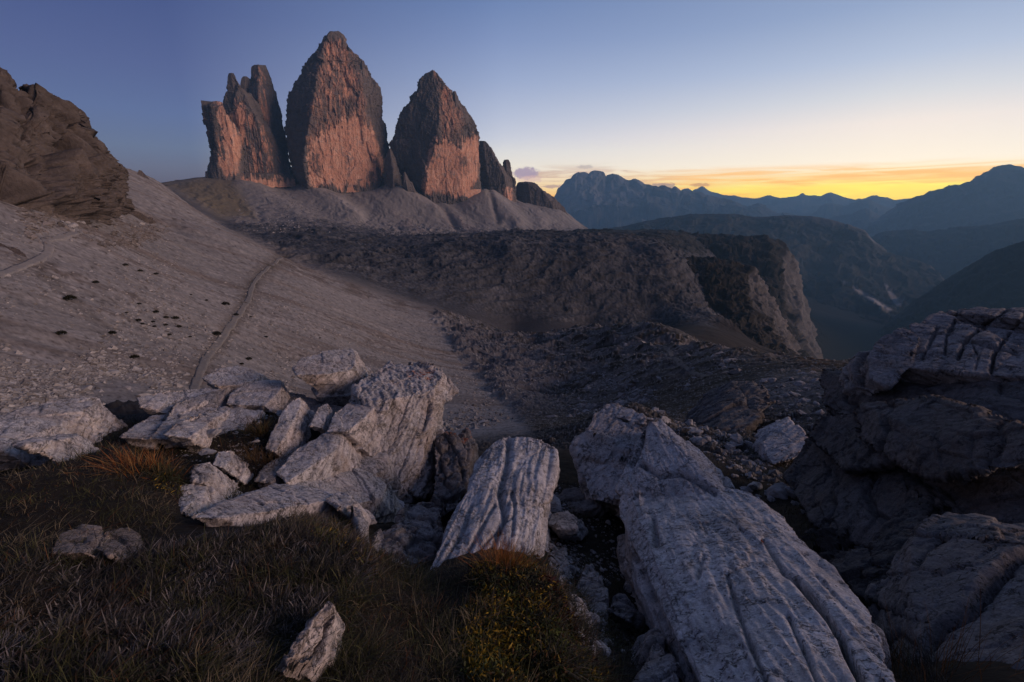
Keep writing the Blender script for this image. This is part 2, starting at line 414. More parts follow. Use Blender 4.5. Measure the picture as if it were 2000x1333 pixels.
tw_dir = np.stack([XT + 60*wob, YT, 0*XT], -1)
st_t = fl(tw_dir, .50, -.86, 500, 42, octs=5, seed=13, gain=.6)
big = fbm(LOG*.8, 5, 21); rid = fbm(LOG*1.2 + .4*big[..., None], 6, 23, ridged=True, gain=.55); fine = fbm(LOG*6, 4, 27, gain=.6); rough = fbm(LOG*2.5, 5, 29, gain=.6)
grit = fbm(LOG*21, 2, 71, gain=.7); grit2 = fbm(LOG*11, 3, 73, gain=.65)
blk1, blk2, blkid = voronoi(np.stack([XT/22 + .5*rough, YT/14 + .5*big, ZT/12], -1), 3)
ZN = ZT.copy()
st_c = fl(P2, .90, .43, 20, 1.5, octs=4, seed=7, gain=.6)
ZN += m_slope*(st_a*RR**.75*.034 + st_b*RR**.7*.022 + st_c*RR**.6*.008 + fine*RR*.0009 + big*RR*.006)
def pline0(pl, half):
    dd = np.full(PX.shape, 1e9, F32); pl = np.array(pl, float)
    for (x0, y0), (x1, y1) in zip(pl[:-1], pl[1:]):
        ex, ey = x1-x0, y1-y0; t_ = np.clip(((PX-x0)*ex + (PY-y0)*ey)/(ex*ex+ey*ey), 0, 1); dd = np.minimum(dd, np.hypot(PX-x0-t_*ex, PY-y0-t_*ey))
    return np.exp(-(dd/half)**2)
fan = sum(pline0(L_, w_)*h_ for L_, w_, h_ in [([(572,345),(610,372),(690,418)], 20, 15), ([(752,352),(800,385),(850,412)], 16, 13), ([(940,362),(980,398),(1012,436)], 16, 15), ([(470,352),(540,392),(600,430)], 18, 9), ([(1015,395),(1060,430)], 12, 9), ([(830,378),(868,408),(890,445)], 6, -9), ([(660,368),(720,410)], 14, -7), ([(880,386),(930,430)], 14, -6), ([(955,378),(972,430)], 5, -7)])
ZN += m_tscree*(st_t*11 + fine*1.2 + fan)
gull = fbm(np.stack([XT/26, YT/26, 0*XT], -1) + .3*wob[..., None], 5, 31, ridged=True, gain=.5)
ZN += m_moor*sstep(25, 90, RR)*(gull*4.5*np.minimum(RR/150, 1) + rough*RR*.006) + m_moor*(fine*RR*.0022 + rough*RR*.008)
ZN += m_mead*(rough*1.0)
ZN += (m_slope*.0006 + m_tscree*.0006 + m_moor*.0022)*RR*(grit + grit2*1.2)
tq = ZT/11 + .9*big + .35*rough; tf = tq - np.floor(tq); terr = (sstep(.35, .75, tf) - tf)*9
P3D = np.stack([XT, YT, ZT*2.2], -1)
wR = fbm(P3D/90, 3, 81)
ridR = fbm(P3D/48 + .5*wR[..., None], 6, 83, ridged=True, gain=.55); rouR = fbm(P3D/15 + .3*wR[..., None], 4, 85, gain=.6)
strR = fbm(np.stack([XT/70, YT/70, ZT/2.6], -1) + .6*wR[..., None], 4, 87, gain=.55)
gritR = fbm(P3D/3.2, 3, 89, gain=.7); lump = fbm(P2/105, 3, 93)
tz = (ZT + 5*ridR + 3*rouR + 9*wR)/7.0; tff = tz - np.floor(tz); terr2 = sstep(.38, .62, tff) - tff
ZN += m_rock*(ridR*7 + rouR*3.5 + strR*2.6 + terr2*3.2*sstep(-.35, .25, wR + .4*rouR) + lump*9 + gritR*1.1)*sstep(430, 560, RR)
ZN += m_knobr*(rough*.25 + fine*.05)
ZN += m_near*(fbm(P2*1.3, 4, 41)*.07 + fbm(P2*6, 3, 43)*.02)
m_out = np.maximum(inpoly(PX, PY, [(225,778),(400,735),(560,685),(700,685),(880,730),(880,1010),(650,1000),(560,985),(500,1010),(425,1000),(380,960),(335,895),(240,870)], 26)*.27, inpoly(PX, PY, [(-300,790),(330,770),(240,850),(175,868),(0,915),(-300,930)], 24)*.24)*rm(2.5, 9.5)
ZN -= m_out
G[..., 2] = ZN
# intrinsic ground colours (rock debris, turf, bare rock), never light or shade
def cst(c_): return np.array(c_, F32)
c_scree, c_warm, c_grey = cst((.245, .232, .222)), cst((.138, .112, .094)), cst((.22, .21, .215))
c_turf, c_brown, c_rock, c_mead = cst((.030, .026, .020)), cst((.050, .033, .022)), cst((.105, .098, .098)), cst((.026, .019, .015))
col = np.ones(G.shape, F32)*cst((.05, .05, .055))
def paint(m, c_):
    global col
    col = col*(1 - m[..., None]) + np.asarray(c_, F32)*m[..., None]
paint(sstep(1500, 2600, RR)*front, (.05, .055, .06))
paint(m_rock, (.056, .059, .067))
paint(m_rock*sstep(.05, .25, rouR*.8 + .5*strR + .3*big)*.85, (.036, .033, .030))
paint(m_rock*sstep(.15, .5, rouR - .4*strR + .3*ridR)*.5, (.110, .112, .122))
paint(m_rock*sstep(-.05, .25, big)*sstep(.0, .3, st_a)*.6, (.13, .131, .14))
paint(m_dark*sstep(-.35, .1, rough + .2), (.030, .029, .026))
paint(m_tscree, c_scree*.93)
paint(m_tscree*sstep(.05, .4, st_t)*.6, (.24, .20, .19))
paint(m_tscree*sstep(.2, .5, -st_t)*.5, (.31, .295, .285))
tal = inpoly(PX, PY, [(470,395),(560,380),(640,420),(760,440),(900,456),(620,470),(480,450)], 14)*rm(900, 1500)
paint(tal*sstep(-.1, .3, fine + .5*rough)*.8, (.16, .155, .165))
ol = inpoly(PX, PY, [(318,356),(400,346),(450,352),(480,390),(500,425),(430,425)], 12)*rm(900, 1750)
paint(ol*.9, (.17, .138, .082))
paint(m_moor, (.060, .056, .054))
turf = m_moor*sstep(-.12, .12, big*.9 + rough*.6 + .05)
paint(turf, c_turf)
paint(turf*sstep(.1, .4, fbm(LOG*1.7, 4, 51))*.8, c_brown)
paint(m_moor*sstep(.18, .4, gull)*sstep(40, 90, RR)*(1-sstep(-.05, .2, rough))*.7, (.17, .16, .16))
nearscree = reg([(880,780),(950,830),(1010,840),(1090,800),(1060,700),(900,620),(860,640)], 40, 30, 330)
paint(nearscree*sstep(-.4, .2, rough)*.7, (.15, .14, .145))
shelf = reg([(1480,745),(1560,722),(1700,745),(1720,850),(1600,840),(1500,800)], 16, 12, 60)
paint(shelf*sstep(-.25, .15, fine + .6*rough)*.8, (.17, .165, .17))
paint(m_mead, c_mead)
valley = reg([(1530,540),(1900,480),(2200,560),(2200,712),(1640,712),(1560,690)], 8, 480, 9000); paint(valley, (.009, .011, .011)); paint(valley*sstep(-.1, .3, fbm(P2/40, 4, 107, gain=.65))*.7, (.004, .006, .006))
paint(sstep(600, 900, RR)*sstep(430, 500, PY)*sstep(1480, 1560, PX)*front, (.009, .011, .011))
rim = reg([(1560,705),(1700,705),(1700,735),(1560,728)], 8, 20, 70); paint(rim*.7*sstep(-.2, .3, rough), (.085, .045, .022))
paint(m_slope, c_scree)
pat = fbm(P2/55, 4, 97); pat2 = fbm(P2/19, 4, 99, gain=.6); swing = fbm(P2/30, 3, 101)
st_a = st_a*(.45 + .55*sstep(-.25, .25, pat)) + .18*pat; st_b = st_b*sstep(-.3, .3, pat2) + .15*pat2
paint(m_slope*sstep(.02, .30, st_a + .2*st_b)*.8, c_warm)
paint(m_slope*sstep(.2, .5, st_b)*.5, (.17, .15, .138))
paint(m_slope*sstep(.1, .4, swing - .3*pat)*.4, (.18, .172, .170))
paint(m_slope*sstep(.12, .45, -st_b)*.5, (.29, .272, .262))
paint(m_slope*sstep(.12, .34, st_b)*sstep(-.15, .2, fine)*.8, (.085, .070, .060))
paint(m_slope*sstep(.18, .38, st_c)*sstep(300, 160, RR)*sstep(-.3, .1, pat2)*.75, (.095, .080, .070))
col = col*(1 + m_slope*np.clip(.62*st_b + .50*st_c*sstep(300, 140, RR) + .42*st_a, -.55, .5))[..., None]
stones = sstep(.33, .5, fine)
paint(m_slope*stones*.6, (.33, .315, .305))
tur2 = reg([(560,500),(700,556),(860,610),(900,625),(760,600),(640,560),(540,515)], 9, 250, 420)
paint(tur2*sstep(-.2, .2, rough + .4*st_b)*.7, (.085, .062, .048))
def pline(pl, half, soft):
    dd = np.full(PX.shape, 1e9, F32); pl = np.array(pl, float)
    for (x0, y0), (x1, y1) in zip(pl[:-1], pl[1:]):
        ex, ey = x1-x0, y1-y0; t_ = np.clip(((PX-x0)*ex + (PY-y0)*ey)/(ex*ex+ey*ey), 0, 1); dd = np.minimum(dd, np.hypot(PX-x0-t_*ex, PY-y0-t_*ey))
    return 1 - sstep(half-soft, half+soft, dd + 12*wx_ + 6*grit2)
PATH = [(366,790),(378,765),(388,735),(402,700),(425,672),(448,640),(470,610),(486,585),(491,562),(505,540),(530,518),(558,499)]
paint(m_slope*pline(PATH, 17, 12)*.6, (.115, .095, .078))
paint(m_slope*pline(PATH[4:], 10, 6)*sstep(.0, .25, grit2 + .5*rough)*.8, (.045, .040, .026))
paint(m_slope*pline([(0,540),(60,515),(95,540),(150,590),(200,640),(230,660)], 9, 8)*.45, (.10, .09, .08))
for L_, w_, k_, c_ in [([(570,343),(600,362),(650,390),(712,428)], 5, .7, (.36, .335, .32)), ([(752,350),(790,375),(850,410)], 4, .45, (.33, .31, .30)), ([(940,362),(975,392),(1012,432)], 5, .6, (.36, .335, .32)),
        ([(828,376),(862,405),(882,432),(890,448)], 2.5, .6, (.13, .115, .108)), ([(955,378),(968,405),(976,435)], 2.5, .5, (.14, .12, .112)), ([(480,352),(530,380),(600,425)], 6, .4, (.33, .31, .30)), ([(1010,395),(1050,425),(1080,448)], 4, .4, (.33, .31, .30))]:
    paint(m_tscree*pline(L_, w_, w_*.9)*k_, c_)
foot = reg([(0,380),(150,400),(240,420),(330,450),(300,470),(180,450),(0,440)], 14, 150, 600)
paint(foot*sstep(-.1, .35, st_b + .3*rough)*.75, (.115, .078, .060))
paint(m_knobr*.8, (.06, .055, .05))
paint(m_near, (.020, .016, .012))
gorge = reg([(1080,1000),(1180,950),(1230,1050),(1260,1333),(1120,1333)], 20, 1.2, 6)
paint(gorge*.8, (.016, .014, .012))
gr_all = (m_slope*.36 + m_tscree*.12 + m_moor*.5)
col = col*(1 + m_rock*np.clip(gritR*1.3, -.7, 1.1) + gr_all*np.clip(grit*1.6 + grit2*1.2, -1.3, 2.2))[..., None]
paint(m_slope*sstep(.30, .42, -grit2 - .4*grit + .25*st_b)*.75, (.075, .064, .056))
paint(m_moor*sstep(.24, .40, grit + .5*grit2 + .35*rough)*.85, (.22, .215, .215))
paint(m_rock*sstep(.35, .55, gritR)*.5, (.15, .15, .16))
M_ground = vcol_mat('ground_mat', .35, 3.0, .22, .35, .25)
mg, ng = M_ground, NT(M_ground.node_tree)
tv = np.concatenate([G.reshape(-1, 3), [[0, 0, -1.5]]])
tcol = np.concatenate([col.reshape(-1, 3), [col[0, 0]]])
q = grid_quads(len(rr), len(azr), True)[:, ::-1]
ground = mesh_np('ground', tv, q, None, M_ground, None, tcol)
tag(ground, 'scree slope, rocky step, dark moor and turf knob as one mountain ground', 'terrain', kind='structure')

def zground(x, y):
    """height of the finished ground under a point"""
    r_ = np.hypot(x, y); a_ = np.degrees(np.arctan2(x, y))
    fi = np.interp(np.log(np.maximum(r_, .36)), lnr, np.arange(len(lnr))); fj = np.interp(a_, azs, np.arange(len(azs)))
    i0 = np.clip(fi.astype(int), 0, len(lnr)-2); j0 = np.clip(fj.astype(int), 0, len(azs)-2); a, b = fi-i0, fj-j0
    return (ZN[i0, j0]*(1-a)*(1-b) + ZN[i0+1, j0]*a*(1-b) + ZN[i0, j0+1]*(1-a)*b + ZN[i0+1, j0+1]*a*b)
_rt = np.exp(np.arange(math.log(.6), math.log(2500), .004))
def hit(px, py, rmin=.6, rmax=2500):
    """where the line of sight through a pixel first meets the ground"""
    D = ray(px, py); h = math.hypot(D[0], D[1]); rt = _rt[(_rt >= rmin) & (_rt <= rmax)]
    x, y, z = D[0]/h*rt, D[1]/h*rt, D[2]/h*rt
    b = np.nonzero(z <= zground(x, y))[0]
    if not len(b): return None
    k = b[0]; return np.array([x[k], y[k], float(zground(x[k:k+1], y[k:k+1])[0])])
# ------------------------------------------------------------------ far mountains and cliffs
def resample(poly, px):
    poly = sorted(poly); a = np.array(poly, float)
    return np.interp(px, a[:, 0], a[:, 1]), np.exp(np.interp(px, a[:, 0], np.log(a[:, 2])))
def loft(name, rows, nc, nseg, amp, size, colr, mat, label, cat, kind='structure', seed=0, jag=1.0, vstretch=1.0, paintf=None, pw=1.0, extra=None):
    """a mountain flank lofted from its crest line down to its foot, with a back side, then eroded by ridged noise"""
    x0 = max(min(p[0] for p in r_) for r_ in rows); x1 = min(max(p[0] for p in r_) for r_ in rows)
    px = np.linspace(x0, x1, nc)
    R_ = [resample(r_, px) for r_ in rows]
    strip = []
    # the back of the ridge
    p, r_ = R_[0]
    for t in np.linspace(1, 0, 8)[:-1]:
        q_ = P3(px, p, r_*(1 + .35*t)); q_[:, 2] = P3(px, p, r_)[:, 2] - r_*.22*t**1.2; strip.append(q_)
    for k in range(len(rows)-1):
        for t in np.linspace(0, 1, nseg[k], endpoint=(k == len(rows)-2)):
            t2 = t**pw if k == 0 else t
            pp = R_[k][0]*(1-t2) + R_[k+1][0]*t2; r2 = np.exp(np.log(R_[k][1])*(1-t) + np.log(R_[k+1][1])*t)
            strip.append(P3(px, pp, r2))
    g = np.array(strip); nn = grid_normals(g); ocs = np.sign((nn*-g).sum(-1, keepdims=True)); nn *= ocs
    q_ = g/size; q_[..., 2] /= vstretch
    wv = fbm(q_*.5, 3, seed+70)
    rd = fbm(q_ + .5*wv[..., None], 6, seed, ridged=True, gain=.55); fb = fbm(q_*2.2, 5, seed+40, gain=.6)
    fcl, _e = facets(np.stack([q_[..., 0]*2.4, q_[..., 1]*2.4, q_[..., 2]*3.0], -1) + .4*wv[..., None], seed+21); fcs, _e = facets(q_*7 + .5*wv[..., None], seed+23)
    env = np.ones(g.shape[0]); env[:8] = .3; env[8:8+max(2, nseg[0]//3)] = np.linspace(.3, 1, max(2, nseg[0]//3))
    g = g + nn*((rd*.7 + fb*.35 + fcl*.55 + fcs*.20)*amp*env[:, None])[..., None]
    g[..., 2] += (fbm(q_[..., :2].repeat(1, -1) if False else q_*5, 4, seed+11, gain=.6)*amp*.22*jag)
    ex = None
    if extra: ex = extra(g, px); g = g + nn*(ex*env[:, None])[..., None]
    c_ = np.ones(g.shape, F32)*cst(colr)
    if paintf: c_ = paintf(g, c_, rd, fb, nn)
    o = mesh_np(name, g.reshape(-1, 3), grid_quads(g.shape[0], g.shape[1]), None, mat, None, c_.reshape(-1, 3))
    return tag(o, label, cat, kind=kind)
M_far = vcol_mat('far_rock_mat', .006, .03, .25, .3, 20)
M_mid = vcol_mat('mid_rock_mat', .03, .22, .3, .5, 4)
def cl(x, dy, r_): return [(a, b + dy, r_) for a, b in x]
def pal(rockc, bandc, turfc, lim=.55):
    def f(g, c_, rd, fb, nn):
        flat = sstep(lim, lim + .2, np.abs(nn[..., 2]) + .25*fb)
        m = sstep(-.2, .35, fb + .4*rd); c_ = c_*(1-m[..., None]) + cst(bandc)*m[..., None]
        return c_*(1-flat[..., None]) + cst(turfc)*flat[..., None]
    return f
crist = [(1000,470),(1050,425),(1084,384),(1092,370),(1102,360),(1108,352),(1116,350),(1123,341),(1130,337),(1143,336),(1150,340),(1154,335),(1160,333),(1170,335),(1178,337),(1183,345),(1188,341),(1196,339),(1207,341),(1214,347),(1223,353),(1228,354),(1240,351),(1246,353),(1258,362),(1265,362),(1273,366),(1280,366),(1287,370),(1296,365),(1306,370),(1313,372),(1318,366),(1330,374),(1345,376),(1360,377),(1378,381),(1401,387),(1433,397),(1459,407),(1468,404),(1480,399),(1488,402),(1496,404),(1517,416),(1560,430)]
loft('mountain', [cl(crist, 0, 8800), cl([(1000,520),(1080,440),(1160,410),(1300,410),(1400,425),(1560,440)], 0, 8200), cl([(1000,560),(1560,520)], 0, 6500)], 520, [70, 30], 150, 900, (.085, .09, .10), M_far,
     'broad jagged blue mountain rising beyond the scree foot of the towers', 'mountain', seed=101, jag=.34, vstretch=1.6, paintf=pal((.2,.2,.2), (.19,.195,.21), (.05,.055,.06), .72))
far2 = [(1280,392),(1318,380),(1333,369),(1343,367),(1352,372),(1362,369),(1371,364),(1379,369),(1386,375),(1400,377),(1412,381),(1422,383),(1433,381),(1445,384),(1460,386),(1475,389),(1490,385),(1501,381.5),(1512,384),(1525,387),(1540,385),(1555,383),(1562,381),(1567,376.5),(1572,381),(1583,382),(1592,381),(1603,383),(1612,378),(1622,376),(1632,379),(1642,382),(1653,386),(1668,392),(1674,390),(1690,387),(1700,383),(1706,381),(1713,384),(1725,384),(1733,388),(1742,391),(1756,391),(1771,389),(1790,389),(1811,381),(1840,390)]
loft('mountain', [cl(far2, 0, 13500), cl([(1280,430),(1840,425)], 0, 12000), cl([(1280,470),(1840,470)], 0, 10000)], 460, [26, 12], 140, 1200, (.07, .075, .08), M_far,
     'faint serrated farthest range under the orange sunset', 'mountain', seed=131, jag=.42)
far3 = [(1540,440),(1585,420),(1598,410),(1604,402),(1612,398),(1626,396),(1636,399),(1648,402),(1660,398),(1680,391),(1700,389),(1720,400),(1750,410),(1790,418)]
loft('mountain', [cl(far3, 0, 10800), cl([(1540,455),(1790,450)], 0, 9800), cl([(1540,480),(1790,480)], 0, 8800)], 260, [24, 8], 100, 1000, (.07, .075, .08), M_far,
     'hazy rounded ridge standing in front of the farthest range', 'mountain', seed=151, jag=.4)
far4 = [(1560,440),(1600,432),(1632,424),(1650,421),(1664,419),(1674,413),(1682,408),(1690,406),(1698,408),(1706,414),(1718,421),(1740,432),(1780,445)]
loft('mountain', [cl(far4, 0, 9200), cl([(1560,460),(1780,460)], 0, 8500), cl([(1560,490),(1780,490)], 0, 7800)], 240, [24, 8], 85, 850, (.065, .07, .075), M_far,
     'small dark blue dome shaped hill in the valley gap below the hazy ridge', 'mountain', seed=161, jag=.4)
rgt = [(1560,520),(1640,475),(1680,456),(1700,441),(1722,423),(1738,411),(1753,400),(1765,396),(1778,391),(1790,386),(1805,384),(1818,378),(1832,373),(1842,374),(1852,368),(1861,364),(1867,362.5),(1871,370),(1880,370),(1889,366),(1896,357),(1905,352),(1914,345),(1922,338),(1932,336),(1942,327),(1955,325),(1970,324),(1982,327),(1992,329),(2010,331),(2060,322),(2160,330),(2300,360)]
loft('mountain', [cl(rgt, 0, 8500), cl([(1560,530),(1700,470),(1850,420),(2000,390),(2300,410)], 0, 7600), cl([(1560,560),(2300,520)], 0, 5800)], 560, [60, 40], 170, 800, (.06, .063, .07), M_far,
     'tall dark blue mountain filling the right skyline beside the sunset', 'mountain', seed=171, jag=.34, vstretch=1.4, paintf=pal((.1,.1,.1), (.12,.125,.135), (.04,.045,.05), .6))
h4 = [(1640,500),(1680,472),(1700,463),(1720,456),(1737,452),(1765,452),(1790,451),(1810,452),(1832,449),(1860,446),(1895,444),(1925,441),(1947,436),(1975,431),(2000,427),(2060,420),(2200,405),(2300,400)]
loft('mountain', [cl(h4, 0, 5200), cl([(1640,540),(1800,520),(2300,500)], 0, 4600), cl([(1640,640),(2300,600)], 0, 3600)], 460, [44, 24], 80, 360, (.04, .045, .05), M_far,
     'low dark wooded ridge running across the right valley', 'mountain', seed=181, jag=.35, paintf=pal((.1,.1,.1), (.075,.08,.085), (.025,.03,.03), .6))
h3 = [(1120,462),(1180,447),(1223,441),(1250,434),(1286,428),(1320,423),(1350,419.5),(1370,418.5),(1400,417.5),(1422,417.5),(1450,420),(1475,424),(1500,423),(1525,420.5),(1554,420),(1580,421),(1606,424),(1630,430),(1648,436),(1668,444),(1685,450),(1694,460),(1701,468),(1714,480),(1727,491),(1745,498),(1769,502),(1795,510),(1816,517),(1835,535),(1850,560)]
h3b = [(1120,500),(1300,452),(1420,455),(1520,470),(1600,490),(1660,500),(1700,515),(1760,540),(1820,570),(1850,590)]
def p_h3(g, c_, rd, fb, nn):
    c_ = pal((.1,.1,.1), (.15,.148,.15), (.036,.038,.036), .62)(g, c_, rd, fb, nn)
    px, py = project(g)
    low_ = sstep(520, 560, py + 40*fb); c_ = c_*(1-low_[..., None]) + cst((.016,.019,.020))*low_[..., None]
    for L in ([(1553,588),(1560,588),(1590,610),(1617,634),(1606,636),(1578,612)], [(1643,549),(1649,549),(1700,578),(1744,606),(1735,608),(1690,581)], [(1727,554),(1733,557),(1748,578),(1763,597),(1751,598),(1738,580)], [(1604,652),(1612,654),(1640,672),(1634,672)]):
        m = inpoly(px, py, L, 2.5); c_ = c_*(1-m[..., None]) + cst((.30,.29,.29))*m[..., None]
    return c_
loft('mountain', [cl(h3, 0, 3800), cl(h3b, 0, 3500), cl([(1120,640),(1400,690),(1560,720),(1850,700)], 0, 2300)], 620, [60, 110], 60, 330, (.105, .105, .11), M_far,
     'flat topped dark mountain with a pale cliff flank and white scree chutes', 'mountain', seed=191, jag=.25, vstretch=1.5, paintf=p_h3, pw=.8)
h5 = [(1640,690),(1727,640),(1764,607),(1790,585),(1815,568),(1842,549),(1870,531),(1895,516),(1921,501),(1947,487),(1975,478),(2000,470),(2100,440),(2300,400)]
loft('mountain', [cl(h5, 0, 2300), cl([(1640,720),(1800,660),(2000,600),(2300,560)], 0, 2000), cl([(1640,800),(2300,760)], 0, 1300)], 420, [50, 50], 24, 110, (.016, .020, .021), M_far,
     'black wooded slope dropping into the valley at the right edge', 'mountain', seed=201, jag=1.0, paintf=pal((.1,.1,.1), (.034,.037,.038), (.013,.017,.016), .5))
h2 = [(1040,462),(1140,448),(1180,449),(1220,452),(1260,449),(1310,452),(1350,458),(1400,460),(1450,461),(1490,462),(1515,468),(1528,476),(1538,487),(1546,500),(1551,515),(1556,540),(1562,575),(1572,620),(1590,680)]
h2b = [(1040,500),(1300,485),(1450,492),(1500,500),(1525,520),(1545,560),(1590,700)]
loft('cliff', [cl(h2, 0, 1500), cl(h2b, 0, 1250), cl([(1040,640),(1400,660),(1590,740)], 0, 900)], 520, [44, 110], 24, 85, (.085, .083, .086), M_mid,
     'dark turf plateau ending in a cliff headland over the valley', 'cliff', seed=211, jag=.3, vstretch=2.2, paintf=pal((.1,.1,.1), (.12,.118,.12), (.024,.022,.019), .5))
h1 = [(960,540),(1000,520),(1080,512),(1140,505),(1200,497),(1260,492),(1300,496),(1340,503),(1380,505),(1410,508),(1440,513),(1462,520),(1474,534),(1484,550),(1500,577),(1512,600),(1524,625),(1536,652),(1550,680)]
h1b = [(960,560),(1100,535),(1250,520),(1400,526),(1460,545),(1500,600),(1550,690)]
loft('cliff', [cl(h1, 0, 760), cl(h1b, 0, 690), cl([(960,640),(1150,655),(1300,660),(1420,668),(1480,690),(1550,725)], 0, 520)], 640, [30, 160], 11, 38, (.062, .062, .065), M_mid,
     'grey gullied cliff band with scree aprons above the dark meadow', 'cliff', seed=221, jag=.35, vstretch=1.9, paintf=pal((.1,.1,.1), (.12,.117,.12), (.028,.025,.021), .62))

# ------------------------------------------------------------------ rock towers
def tower(name, left, right, rng0, profile, foot, parent, mat, seed, paintf, nrow=240, ncol=220, back=150, amp=1.0, top_round=.55):
    """left, right: silhouettes [(px,py)] top to bottom; profile: [(polyline px by py, range offset)] arêtes on the front, left to right"""
    left, right = np.array(left, float), np.array(right, float)
    py0 = max(left[0, 1], right[0, 1]); py1 = foot
    def at(pl, py):
        pl = np.asarray(pl, float); o_ = np.argsort(pl[:, 1], kind='stable'); return np.interp(py, pl[o_, 1], pl[o_, 0])
    py = np.linspace(py0, py1, nrow); xl, xr = at(left, py), at(right, py)
    g = np.zeros((nrow, ncol + ncol//2, 3))
    grow = sstep(0, 1, np.clip((py - py0)/(py1 - py0)/top_round, 0, 1))*.8 + .2
    s = np.linspace(0, 1, ncol)
    for k in range(nrow):
        kx = [xl[k]] + [np.clip(at(a, py[k]), xl[k] + .02*(xr[k]-xl[k]), xr[k] - .02*(xr[k]-xl[k])) for a, o in profile] + [xr[k]]
        kd = [0.0] + [o*grow[k] for a, o in profile] + [0.0]
        kx = np.maximum.accumulate(np.array(kx) + np.arange(len(kx))*1e-4)
        xs = xl[k] + (xr[k]-xl[k])*s
        g[k, :ncol] = P3(xs, np.full(ncol, py[k]), rng0 + np.interp(xs, kx, kd))
        tb = np.linspace(0, math.pi, ncol//2 + 2)[1:-1]; xb = xr[k] + (xl[k]-xr[k])*(1-np.cos(tb))/2
        bk = P3(xb, np.full(len(tb), py[k]), np.full(len(tb), rng0)); out = np.stack([bk[:, 0], bk[:, 1], 0*bk[:, 0]], -1); out /= np.linalg.norm(out, axis=1)[:, None]
        wid = np.linalg.norm(g[k, ncol-1] - g[k, 0])
        g[k, ncol:] = bk + out*(np.sin(tb)*min(back, wid*.6)*grow[k])[:, None]
        g[k, ncol:, 2] = g[k, :ncol, 2].mean()
    nn = grid_normals(g, True); cen = g.mean(1, keepdims=True); sg = np.sign((nn*(g-cen)).sum(-1, keepdims=True)); sg[sg == 0] = 1; nn *= sg
    nn[..., 2] *= .3
    A_, Bv = g/np.array([26, 26, 150.]), g/np.array([11, 11, 40.])
    wv = fbm(g/90, 3, seed+3)
    flu = fbm(A_ + .35*wv[..., None], 5, seed, ridged=True, gain=.55); fl2 = fbm(Bv + .3*wv[..., None], 5, seed+31, ridged=True, gain=.6)
    f1, f2, cid = voronoi(np.stack([g[..., 0]/24, g[..., 1]/24, g[..., 2]/55], -1) + .35*wv[..., None], seed)
    led = (g[..., 2] + 14*wv)/17.0; lf = led - np.floor(led); hs = perlin(np.stack([np.floor(led)*.77, 0*led + seed, 0*led], -1), 5)
    led2 = (g[..., 2] + 5*wv)/5.5; l2 = led2 - np.floor(led2)
    fac, fe = facets(np.stack([g[..., 0]/30, g[..., 1]/30, g[..., 2]/62], -1) + .3*wv[..., None], seed+5)
    fac2, fe2 = facets(np.stack([g[..., 0]/10, g[..., 1]/10, g[..., 2]/19], -1) + .3*wv[..., None], seed+9)
    dsp = flu*3.5 + fl2*1.0 + fac*8 + fac2*2.4 + (cid-.5)*2 - 1.2*(1-sstep(.0, .12, f2-f1)) + (hs*4.5 + (lf-.5)*3.4) + (l2-.5)*1.8 + fbm(g/5, 4, seed+60, gain=.65)*1.1
    dd_ = dict(flu=flu, fl2=fl2, cid=cid, crack=1-sstep(.0, .1, f2-f1), lf=lf, hs=hs, l2=l2, wv=wv); c_ = paintf(g, project(g), dd_)
    dsp = dsp*(1 - .55*dd_['m']) - 4.0*sstep(.5, .85, flu)*(1-.6*dd_['m']) + dd_['m']*fbm(g/np.array([9, 9, 16.]), 4, seed+77, gain=.6)*1.6
    taper = np.ones(nrow); taper[:24] = np.linspace(.25, 1, 24)
    g2 = g + nn*(dsp*amp*taper[:, None])[..., None]
    c_[:, ncol:] = cst((.13, .12, .115))
    nv = g2.shape[0]*g2.shape[1]
    g2[..., 2] += fbm(np.stack([g[..., 0]/11, g[..., 1]/11, g[..., 2]/60], -1), 3, seed+90)*9*amp
    top = g2[0].mean(0) + np.array([0, 0, 2.5*amp])
    v = np.concatenate([g2.reshape(-1, 3), [top]]); wq = g2.shape[1]
    q_ = grid_quads(nrow, wq, True)
    t_ = np.stack([np.full(wq, nv), np.arange(wq), (np.arange(wq)+1) % wq], -1)
    return mesh_np(name, v, q_, t_, mat, parent, np.concatenate([c_.reshape(-1, 3), c_[0, :1]]))
M_tower = vcol_mat('tower_rock_mat', .045, .3, .2, .4, 3.5)
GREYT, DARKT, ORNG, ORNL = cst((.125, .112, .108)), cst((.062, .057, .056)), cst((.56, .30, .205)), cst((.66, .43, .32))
BRWN = cst((.30, .185, .140))
